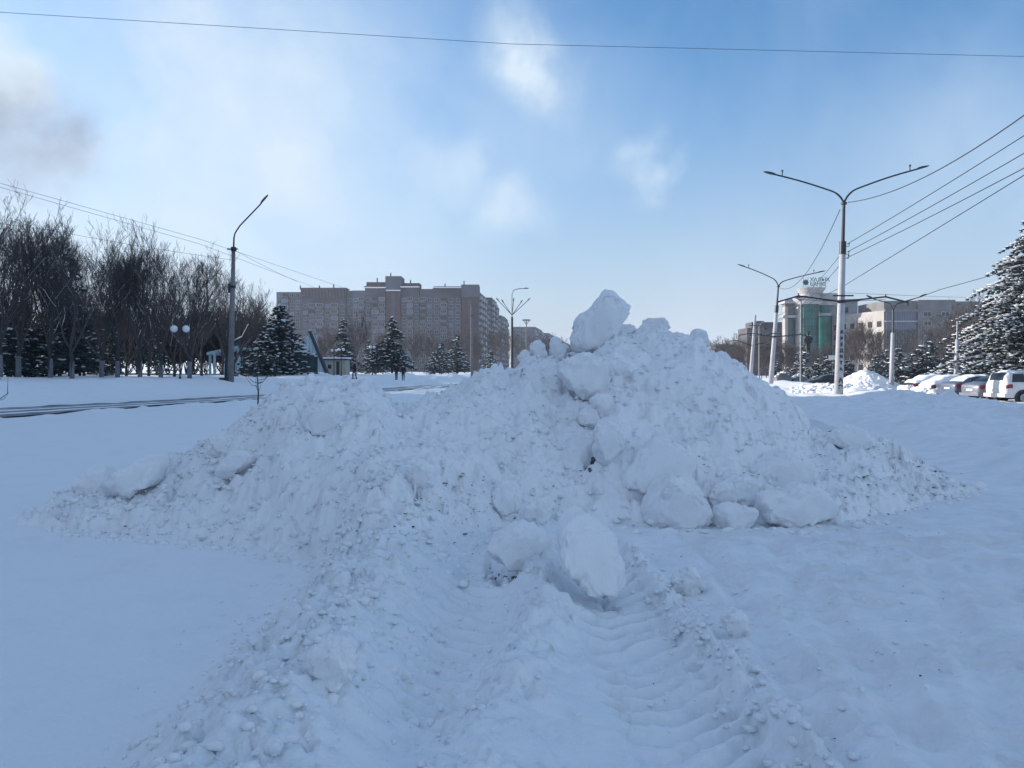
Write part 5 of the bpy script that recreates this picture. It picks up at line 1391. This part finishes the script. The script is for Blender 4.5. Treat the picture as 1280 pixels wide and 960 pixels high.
    if snow:
        sm = MB(); nx, ny = 40, 14; vs = []
        x0, x1 = (.5, 2.9) if snow == 1 else (.0, 4.45)
        for i in range(nx+1):
            x = x0+(x1-x0)*i/nx; zu, zb_, zr, wl, wt = lerp_tab(tab, x); e_ = min(1, min(i, nx-i)/3)
            for j in range(ny+1):
                y = (2*j/ny-1); ed = (1-abs(y)**4)*e_
                th = (.10 if snow == 1 else .20)*ed; W_ = wt+.04 if snow == 1 else wl*.98
                zz = zr if (snow == 1 or abs(y) < .72) else zr-(zr-zb_)*(abs(y)-.72)/.28
                vs.append((x, W_*y, zz-.02+th+.05*ed*float(fbm(np.array([x*2.2]), np.array([y*2+loc[1]]), 3, 7))))
        sm.add(vs, [(i*(ny+1)+j, (i+1)*(ny+1)+j, (i+1)*(ny+1)+j+1, i*(ny+1)+j+1) for i in range(nx) for j in range(ny)])
        sm.build('snow_cover', M['softsnow'], root, smooth=True)
        if snow == 2:
            rnd = random.Random(int(loc[1]*10)); q = MB()
            for k in range(60):
                q.blob((rnd.uniform(-.3, .5), rnd.uniform(-.95, .95), rnd.uniform(.1, .75)), (rnd.uniform(.1, .3),)*3, seed=k, jit=.3, flat=.7)
                q.blob((rnd.uniform(0, 2.0), -rnd.uniform(.85, 1.05), rnd.uniform(.0, .6)), (rnd.uniform(.1, .25),)*3, seed=k+99, jit=.3, flat=.7)
            q.build('drifted_snow', M['softsnow'], root, smooth=True)
    return root
def carat(u, Y, z=None):
    x = (u-UC)/F*Y; return (x, Y, (gz(x+1.5, Y+.5) if z is None else z)+.0)
PK = -.22
car('parked_car', 'white off road car with black windows, cut by the right edge of the photo', 'suv', 'carwhite', carat(1244, 43.6, PK), R(4), snow=1)
car('parked_car', 'silver grey saloon with red tail lamp parked beside the white off road car', 'sedan', 'cargrey', carat(1212, 46.8, PK+.08), R(8), snow=0)
car('parked_car', 'pale snow dusted car squeezed third in the row of parked cars', 'sedan', 'carblue', carat(1184, 49.8, PK+.12), R(6), snow=1)
car('parked_car', 'car half buried in lit snow, fourth in the row of parked cars', 'sedan', 'carwhite', carat(1155, 53.0, PK), R(2), snow=2)
car('parked_car', 'snow covered car farthest along the row, next to the pale lamp post', 'sedan', 'cardark', carat(1134, 57.5, PK), R(0), snow=2)
car('parked_car', 'dark car behind the half buried one, roof just showing', 'sedan', 'cardark', carat(1170, 62, PK+.05), R(3), snow=1)
car('passing_car', 'black saloon driving in front of the snowy spruces, partly hidden by the nearest mast', 'sedan', 'cardark', carat(1062, 79, -.15), R(178))

# snow cone behind the nearest mast and rough lit bank in front of it
def cone(label, u, vtop, Y, rad, seed, name='snow_pile'):
    x0 = (u-UC)/F*Y; zt = px(u, vtop, Y).z; z0 = gz(x0, Y)-.25
    xs = np.linspace(-rad*1.35, rad*1.35, 150); X, Yg = np.meshgrid(xs, xs); rr = np.hypot(X*.92, Yg)
    H = (zt-z0)*np.clip(1-rr/rad, -.3, 1)**1; H = H-.16*np.exp(-(rr/.5)**2)+.0
    H = H+np.clip(H, 0, 1)*(.13*fbm(X*.9, Yg*.9, 4, seed)+.05*fbm(X*4, Yg*4, 3, seed+1))+.07*fbm(X*3, Yg*3, 3, seed+2)*np.exp(-((rr-rad*.85)/.9)**2)
    o = grid_object(name, xs, xs, H, M['block'], H > -.25); o.location = (x0, Y, z0)
    return tag(o, label, 'snow pile')
cone('small pointed cone of clean snow between the nearest mast and the pale lamp post', 1083, 459.5, 64, 3.9, 81)
items2 = MB(); rnd = random.Random(12)
for k in range(700):
    y = rnd.uniform(50, 62); u = rnd.gauss(1075, 75); x = (u-UC)/F*y
    if u < 990 or u > 1240: continue
    rr = rnd.uniform(.05, .22); items2.blob((x, y, gz(x, y)+rr*.3), (rr*1.2, rr, rr*.8), seed=k, jit=.3)
o = items2.build('snow_clods', M['block'], smooth=True); tag(o, 'rough broken snow clods along the bank before the parked cars', 'snow clods', kind='stuff')

# planters left of the plump spruce
for i, (u, lb) in enumerate(((978.5, 'stepped grey concrete planter capped with snow, the left one of two'), (999, 'stepped grey concrete planter capped with snow, directly before the plump spruce'))):
    Y = 97; x = (u-UC)/F*Y; r = empty('planter', (x, Y, gz(x, Y)), lb, 'planter', 'stepped planters by the street')
    m = MB()
    for j, (w, z0, z1) in enumerate(((.95, -.2, .45), (.75, .453, .75), (.5, .753, 1.0))): m.box(-w, w, -w*.7, w*.7, z0, z1)
    m.build('tiers', M['greystone'], r)
    m = MB(); rnd = random.Random(i)
    for k in range(26): a = rnd.uniform(-.85, .85); m.blob((a, rnd.uniform(-.4, .4), 1.08-abs(a)*.6), (.2, .2, .12), seed=k, jit=.3)
    m.build('snow_cap', M['softsnow'], r, smooth=True)
# small white sign by the nearest mast
p = px(1041, 447, 100); r = empty('street_sign', (p.x, 100, gz(p.x, 100)), 'small white rectangular sign on a thin post left of the nearest mast', 'sign')
m = MB(); m.tube([(0,0,0), (0,0,p.z-r.location.z+.4)], .04, 6); m.build('post', M['greysteel'], r)
m = MB(); m.box(-.55, .55, -.06, -.04, p.z-r.location.z-.3, p.z-r.location.z+.3); m.build('board', M['signwhite'], r)
# plinth, statue
Ys = 112; p = px(1010, 448, Ys); gzz = gz(p.x, Ys)
pl = empty('statue_plinth', (p.x, Ys, gzz), 'stone plinth rising behind the plump spruce, under the bronze statue', 'plinth')
m = MB(); H_ = p.z-gzz; m.box(-.8, .8, -.8, .8, -.3, H_-.15); m.box(-.95, .95, -.95, .95, H_-.147, H_); m.box(-1.3, 1.3, -1.3, 1.3, -.3, .35); m.build('blocks', M['greystone'], pl)
m = MB(); m.blob((.75, -1.0, H_-.55), (.35, .12, .35), seed=3, jit=.2); m.build('wreath', M['pink'], pl)

# ------------------------------------------------------------------ people: one skinned surface each
def skin_mesh(verts, edges, radii, root=0, sub=1):
    me = bpy.data.meshes.new('s'); me.from_pydata(verts, edges, []); o = bpy.data.objects.new('s', me); COL.objects.link(o)
    md = o.modifiers.new('k', 'SKIN')
    for i, r_ in enumerate(radii):
        sv = me.skin_vertices[0].data[i]; sv.radius = r_ if hasattr(r_, '__len__') else (r_, r_); sv.use_root = (i == root)
    md.use_smooth_shade = True
    s = o.modifiers.new('u', 'SUBSURF'); s.levels = sub; s.render_levels = sub
    out = bpy.data.meshes.new_from_object(o.evaluated_get(bpy.context.evaluated_depsgraph_get()))
    bpy.data.objects.remove(o); return out
def person(label, loc, rz, H=1.75, stride=.25, arms='down', clothes=True, mats=('skin', 'coat', 'trous', 'coat'), name='person', lean=0.0):
    k = H/1.75
    def V(x, y, z): return (x*k, (y+lean*max(0, z-.9))*k, z*k)
    root = empty(name, loc, label, 'person' if clothes else 'statue', None, rz)
    s = stride
    J = {'pelvis': V(0,0,.95), 'waist': V(0,0,1.10), 'chest': V(0,0,1.32), 'neckb': V(0,0,1.46), 'neck': V(0,-.01,1.52), 'headl': V(0,-.015,1.58), 'head': V(0,-.02,1.66), 'crown': V(0,-.01,1.73)}
    for sd, f in ((-1, 1), (1, -1)):
        c = 'l' if sd < 0 else 'r'
        J['hip'+c] = V(sd*.09, 0, .90); J['knee'+c] = V(sd*.10, -f*s*.45-.03, .50); J['ank'+c] = V(sd*.10, -f*s*.6+(.04 if f < 0 else 0), .09); J['heel'+c] = V(sd*.10, -f*s*.6+.04, .045); J['toe'+c] = V(sd*.11, -f*s*.6-.16, .04)
        J['sh'+c] = V(sd*.19, 0, 1.42)
        if arms == 'statue' and sd > 0: J['el'+c] = V(sd*.30, -.08, 1.22); J['wr'+c] = V(sd*.16, -.28, 1.30); J['hand'+c] = V(sd*.10, -.33, 1.33)
        else: J['el'+c] = V(sd*.25, f*s*.25+.02, 1.15); J['wr'+c] = V(sd*.25, f*s*.35-.10, .90); J['hand'+c] = V(sd*.24, f*s*.35-.14, .82)
    names = list(J); ix = {n: i for i, n in enumerate(names)}
    E = [('pelvis','waist'),('waist','chest'),('chest','neckb'),('neckb','neck'),('neck','headl'),('headl','head'),('head','crown')]
    for c in 'lr': E += [('pelvis','hip'+c),('hip'+c,'knee'+c),('knee'+c,'ank'+c),('ank'+c,'heel'+c),('ank'+c,'toe'+c),('chest','sh'+c),('sh'+c,'el'+c),('el'+c,'wr'+c),('wr'+c,'hand'+c)]
    Rr = {'pelvis': (.15,.11), 'waist': (.14,.10), 'chest': (.17,.11), 'neckb': (.09,.07), 'neck': .055, 'headl': .075, 'head': .098, 'crown': .06}
    for c in 'lr': Rr.update({'hip'+c: .095, 'knee'+c: .058, 'ank'+c: .042, 'heel'+c: .04, 'toe'+c: .035, 'sh'+c: .065, 'el'+c: .045, 'wr'+c: .032, 'hand'+c: .035})
    def rad(n, a=1.0, b=0.0):
        r_ = Rr[n]; r_ = r_ if hasattr(r_, '__len__') else (r_, r_); return ((r_[0]*a+b)*k, (r_[1]*a+b)*k)
    vs = [J[n] for n in names]; es = [(ix[a], ix[b]) for a, b in E]
    me = skin_mesh(vs, es, [rad(n) for n in names], 0); me.materials.append(M[mats[0]]); body = bpy.data.objects.new('body', me); COL.objects.link(body); body.parent = root
    def part(nm, keep, b, mt_, extra=()):
        ns = [n for n in names if n in keep]; jx = {n: i for i, n in enumerate(ns)}
        v = [J[n] for n in ns]; e2 = [(jx[a], jx[c]) for a, c in E if a in jx and c in jx]; rs = [rad(n, 1, b) for n in ns]
        for (p, r_, to) in extra: v.append(V(*p)); e2.append((jx[to], len(v)-1)); rs.append(tuple(q*k for q in r_))
        me = skin_mesh(v, e2, rs, jx.get('pelvis', 0)); me.materials.append(M[mt_]); o = bpy.data.objects.new(nm, me); COL.objects.link(o); o.parent = root
    if clothes:
        part('coat', ['pelvis','waist','chest','neckb','shl','shr','ell','elr','wrl','wrr'], .028, mats[1], [((0, 0, .74), (.18, .15), 'pelvis')])
        part('trousers', ['pelvis','hipl','hipr','kneel','kneer','ankl','ankr'], .018, mats[2])
        m = MB(); m.sphere((0, -.012*k+lean*.8*k, 1.69*k), .118*k, 12, 8); m.v = [(x, y, max(z, 1.665*k)) for x, y, z in m.v]; m.build('hat', M[mats[3]], root, smooth=True)
        m = MB(); m.box(-.145*k, -.055*k, -(s*.6+.2)*k, (-s*.6+.09)*k, 0, .10*k); m.build('boot', M['tyre'], root)
        m = MB(); m.box(.055*k, .145*k, (s*.6-.16)*k, (s*.6+.12)*k, 0, .10*k); m.build('boot', M['tyre'], root)
    else:
        if arms == 'statue':
            part('long_coat', ['pelvis','waist','chest','neckb','shl','shr','ell','elr'], .03, mats[1], [((0, .02, .50), (.20, .16), 'pelvis')])
            m = MB(); m.tube([(0, -.01*k, 1.71*k), (0, -.01*k, 1.78*k)], [.12*k, .13*k], 14); m.box(-.08*k, .08*k, -.19*k, -.10*k, 1.70*k, 1.72*k); m.build('cap', M[mats[1]], root)
            m = MB(); 
            for q in range(9): m.blob((-.17*k+q*.045*k, -.02*k, 1.51*k-abs(q-4)*.008*k), (.035*k, .05*k, .018*k), seed=q)
            m.build('shoulder_snow', M['softsnow'], root, smooth=True)
    return root
def ppos(u, vb, Y): x = (u-UC)/F*Y; return (x, Y, max(gz(x, Y), px(u, vb, Y).z)-.02)
person('lone walker in black winter clothes crossing the snow beyond the left hump', ppos(443, 473.5, 74), R(-70), 1.76, .22)
person('walker in black under the dark snowy spruce, left of the two', ppos(495.5, 474.5, 84), R(200), 1.78, .25)
person('walker in dark clothes under the dark snowy spruce, right of the two', ppos(504, 475.5, 84), R(190), 1.72, .2)
person('dark bronze statue of a capped man in a long coat before the bank tower', (pl.location.x, Ys, p.z-.02), R(15), 3.9, .12, arms='statue', clothes=False, mats=('bronze','bronze','bronze','bronze'), name='statue')

# low banks beyond the left hump
for (u, Y, top, rad, sd, lb) in ((520, 92, .75, 6.5, 91, 'low smooth snow bank right of the two walkers'), (392, 84, .55, 5.0, 92, 'low smooth snow bank before the kiosk and tent shaped house')):
    x0 = (u-UC)/F*Y; xs = np.linspace(-rad, rad, 80); X, Yg = np.meshgrid(xs, xs); rr = np.hypot(X, Yg*1.5)/rad
    z0 = gz(x0, Y); rel = ground(X+x0, Yg+Y)-z0
    bump = top*np.exp(-(rr*2.1)**2)*(1+.5*fbm(X*.5, Yg*.5, 3, sd))-.045
    o = grid_object('snow_bank', xs, xs, rel+bump, M['snow'], bump > -.04); o.location = (x0, Y, z0); tag(o, lb, 'snow bank')

hz_ = MB(); hz_.box(-2700, 2700, -1300, 3100, -3, 80)
mh = bpy.data.materials.new('thin winter haze'); mh.use_nodes = True; th_ = mh.node_tree
th_.nodes.remove(th_.nodes['Principled BSDF']); pv = th_.nodes.new('ShaderNodeVolumePrincipled'); pv.inputs['Color'].default_value = (.80, .86, .95, 1); pv.inputs['Density'].default_value = .00022; pv.inputs['Anisotropy'].default_value = .2
th_.links.new(pv.outputs[0], th_.nodes['Material Output'].inputs['Volume'])
o = hz_.build('haze', mh); tag(o, 'thin cold haze', 'haze', kind='stuff')
# ------------------------------------------------------------------ camera, light, sky
cd = bpy.data.cameras.new('camera'); cam = bpy.data.objects.new('camera', cd); COL.objects.link(cam)
cd.sensor_width = 36; cd.lens = 27.0; cd.clip_end = 6000; cd.clip_start = .05
cd.shift_y = (VH-480)/1280*1.0
cam.location = (0, 0, CAM_H); cam.rotation_euler = (R(90), 0, 0)
SC.camera = cam
SUN_AZ, SUN_EL = -68.0, 16.0        # degrees right of +Y, degrees up
sd = Vector((math.sin(R(SUN_AZ))*math.cos(R(SUN_EL)), math.cos(R(SUN_AZ))*math.cos(R(SUN_EL)), math.sin(R(SUN_EL))))
ld = bpy.data.lights.new('sun', 'SUN'); ld.energy = 3.2; ld.angle = R(.6); ld.color = (1, .90, .78)
lo = bpy.data.objects.new('sun', ld); COL.objects.link(lo); lo.rotation_euler = sd.to_track_quat('Z', 'Y').to_euler()

wd = bpy.data.worlds.new('World'); SC.world = wd; wd.use_nodes = True
t = wd.node_tree; bg = t.nodes['Background']
sky = t.nodes.new('ShaderNodeTexSky'); sky.sky_type = 'NISHITA'; sky.sun_disc = False
sky.sun_elevation = R(SUN_EL); sky.sun_rotation = R(SUN_AZ)
sky.altitude = 200; sky.air_density = 1.0; sky.dust_density = .6; sky.ozone_density = 2.5
tc = t.nodes.new('ShaderNodeTexCoord')
def N(ty, **k):
    n = t.nodes.new(ty)
    for a, b in k.items(): setattr(n, a, b)
    return n
def lk(a, b): t.links.new(a, b)
def m2(op, a, b=None, clamp=False):
    n = N('ShaderNodeMath', operation=op, use_clamp=clamp)
    for i, x in enumerate((a, b)):
        if x is None: continue
        if isinstance(x, (int, float)): n.inputs[i].default_value = x
        else: lk(x, n.inputs[i])
    return n.outputs[0]
def noise(vec, s, d=6, r=.6, dist=0.0):
    n = N('ShaderNodeTexNoise'); n.inputs['Scale'].default_value = s; n.inputs['Detail'].default_value = d
    n.inputs['Roughness'].default_value = r; n.inputs['Distortion'].default_value = dist; lk(vec, n.inputs['Vector']); return n
G = tc.outputs['Generated']
warp = N('ShaderNodeVectorMath', operation='MULTIPLY_ADD')
wn = noise(G, 5.0, 5, .55)
off = N('ShaderNodeVectorMath', operation='SUBTRACT'); lk(wn.outputs['Color'], off.inputs[0]); off.inputs[1].default_value = (.5, .5, .5)
lk(off.outputs[0], warp.inputs[0]); warp.inputs[1].default_value = (.22, .22, .22); lk(G, warp.inputs[2])
WV = warp.outputs[0]
def blobm(u, v, ru, k=1.0):
    d = Vector(((u-UC)/F, 1, -(v-VH)/F)).normalized()
    n = N('ShaderNodeVectorMath', operation='DISTANCE'); lk(WV, n.inputs[0]); n.inputs[1].default_value = d
    mr = N('ShaderNodeMapRange', interpolation_type='SMOOTHERSTEP'); lk(n.outputs['Value'], mr.inputs['Value'])
    mr.inputs['From Min'].default_value = 0; mr.inputs['From Max'].default_value = ru/F
    mr.inputs['To Min'].default_value = k; mr.inputs['To Max'].default_value = 0
    return mr.outputs[0]
def total(lst):
    c = None
    for b in lst:
        o_ = blobm(*b); c = o_ if c is None else m2('ADD', c, o_)
    return c
def remap(x, a, b, c, d):
    n = N('ShaderNodeMapRange'); lk(x, n.inputs['Value']); n.inputs['From Min'].default_value = a; n.inputs['From Max'].default_value = b; n.inputs['To Min'].default_value = c; n.inputs['To Max'].default_value = d; return n
fn = noise(G, 7.5, 10, .58, .35).outputs['Fac']
fr = remap(fn, .36, .66, .30, 1.0)
soft = remap(noise(G, 4.0, 10, .60, .5).outputs['Fac'], .35, .65, .50, 1.15)
broad = m2('MULTIPLY', total(((150, 280, 420, .50), (430, 250, 340, .36), (-100, 330, 450, .36), (330, 90, 260, .36), (60, 30, 260, .28), (900, 400, 200, .25), (720, 130, 180, .22), (1150, 190, 160, .18), (1260, 130, 150, .22))), soft.outputs[0])
wisp = m2('MULTIPLY', total(((662, 40, 100, .70), (680, 85, 75, .6), (785, 190, 48, .75), (812, 235, 48, .75), (640, 255, 75, .70), (690, 280, 55, .4), (560, 205, 60, .45), (0, 92, 60, 1.2), (380, 215, 80, .35))), fr.outputs[0])
cover = m2('ADD', broad, wisp)
thin = N('ShaderNodeMapRange'); lk(noise(G, 2.0, 8, .6, .4).outputs['Fac'], thin.inputs['Value'])
thin.inputs['From Min'].default_value = .52; thin.inputs['From Max'].default_value = .78; thin.inputs['To Min'].default_value = 0; thin.inputs['To Max'].default_value = .20
cover = m2('ADD', cover, thin.outputs[0], True)
sep = N('ShaderNodeSeparateXYZ'); lk(G, sep.inputs[0])
hz = N('ShaderNodeMapRange', interpolation_type='SMOOTHSTEP'); lk(sep.outputs['Z'], hz.inputs['Value'])
hz.inputs['From Min'].default_value = -.05; hz.inputs['From Max'].default_value = .42; hz.inputs['To Min'].default_value = .93; hz.inputs['To Max'].default_value = 0
hmix = N('ShaderNodeMixRGB'); lk(hz.outputs[0], hmix.inputs[0]); hmix.inputs[2].default_value = (1.32, 1.56, 2.02, 1)
# broken cloud over the part of the sky behind and above the camera
bk_ = N('ShaderNodeMapRange', interpolation_type='SMOOTHSTEP'); lk(sep.outputs['Y'], bk_.inputs['Value'])
bk_.inputs['From Min'].default_value = .72; bk_.inputs['From Max'].default_value = .0; bk_.inputs['To Min'].default_value = 0; bk_.inputs['To Max'].default_value = .62
up_ = m2('MULTIPLY', bk_.outputs[0], fr.outputs[0])
cover = m2('MAXIMUM', cover, up_, True)
mix = N('ShaderNodeMixRGB'); lk(cover, mix.inputs[0]); hsv = N('ShaderNodeHueSaturation'); hsv.inputs['Saturation'].default_value = 1.22; hsv.inputs['Value'].default_value = .63; lk(sky.outputs[0], hsv.inputs['Color']); lk(hsv.outputs[0], hmix.inputs[1]); lk(hmix.outputs[0], mix.inputs[1])
CLOUD = (2.05, 2.44, 2.84)
mix.inputs[2].default_value = (*CLOUD, 1)
dk = m2('MULTIPLY', blobm(-5, 180, 95, 1.0), m2('ADD', fr.outputs[0], .1), True)
dk = m2('MULTIPLY', dk, 1.0)
mix2 = N('ShaderNodeMixRGB'); lk(dk, mix2.inputs[0]); lk(mix.outputs[0], mix2.inputs[1]); mix2.inputs[2].default_value = (1.0, 1.15, 1.45, 1)
lk(mix2.outputs[0], bg.inputs['Color']); bg.inputs['Strength'].default_value = .14

vs = SC.view_settings
SC.display_settings.display_device = 'sRGB'
vs.view_transform = 'Standard'; vs.look = 'None'; vs.exposure = 1.30; vs.gamma = 1.0; vs.use_curve_mapping = False
SC.render.engine = 'CYCLES'
SC.cycles.use_denoising = True
SC.cycles.max_bounces = 6; SC.cycles.diffuse_bounces = 3; SC.cycles.volume_bounces = 1
SC.cycles.use_adaptive_sampling = True
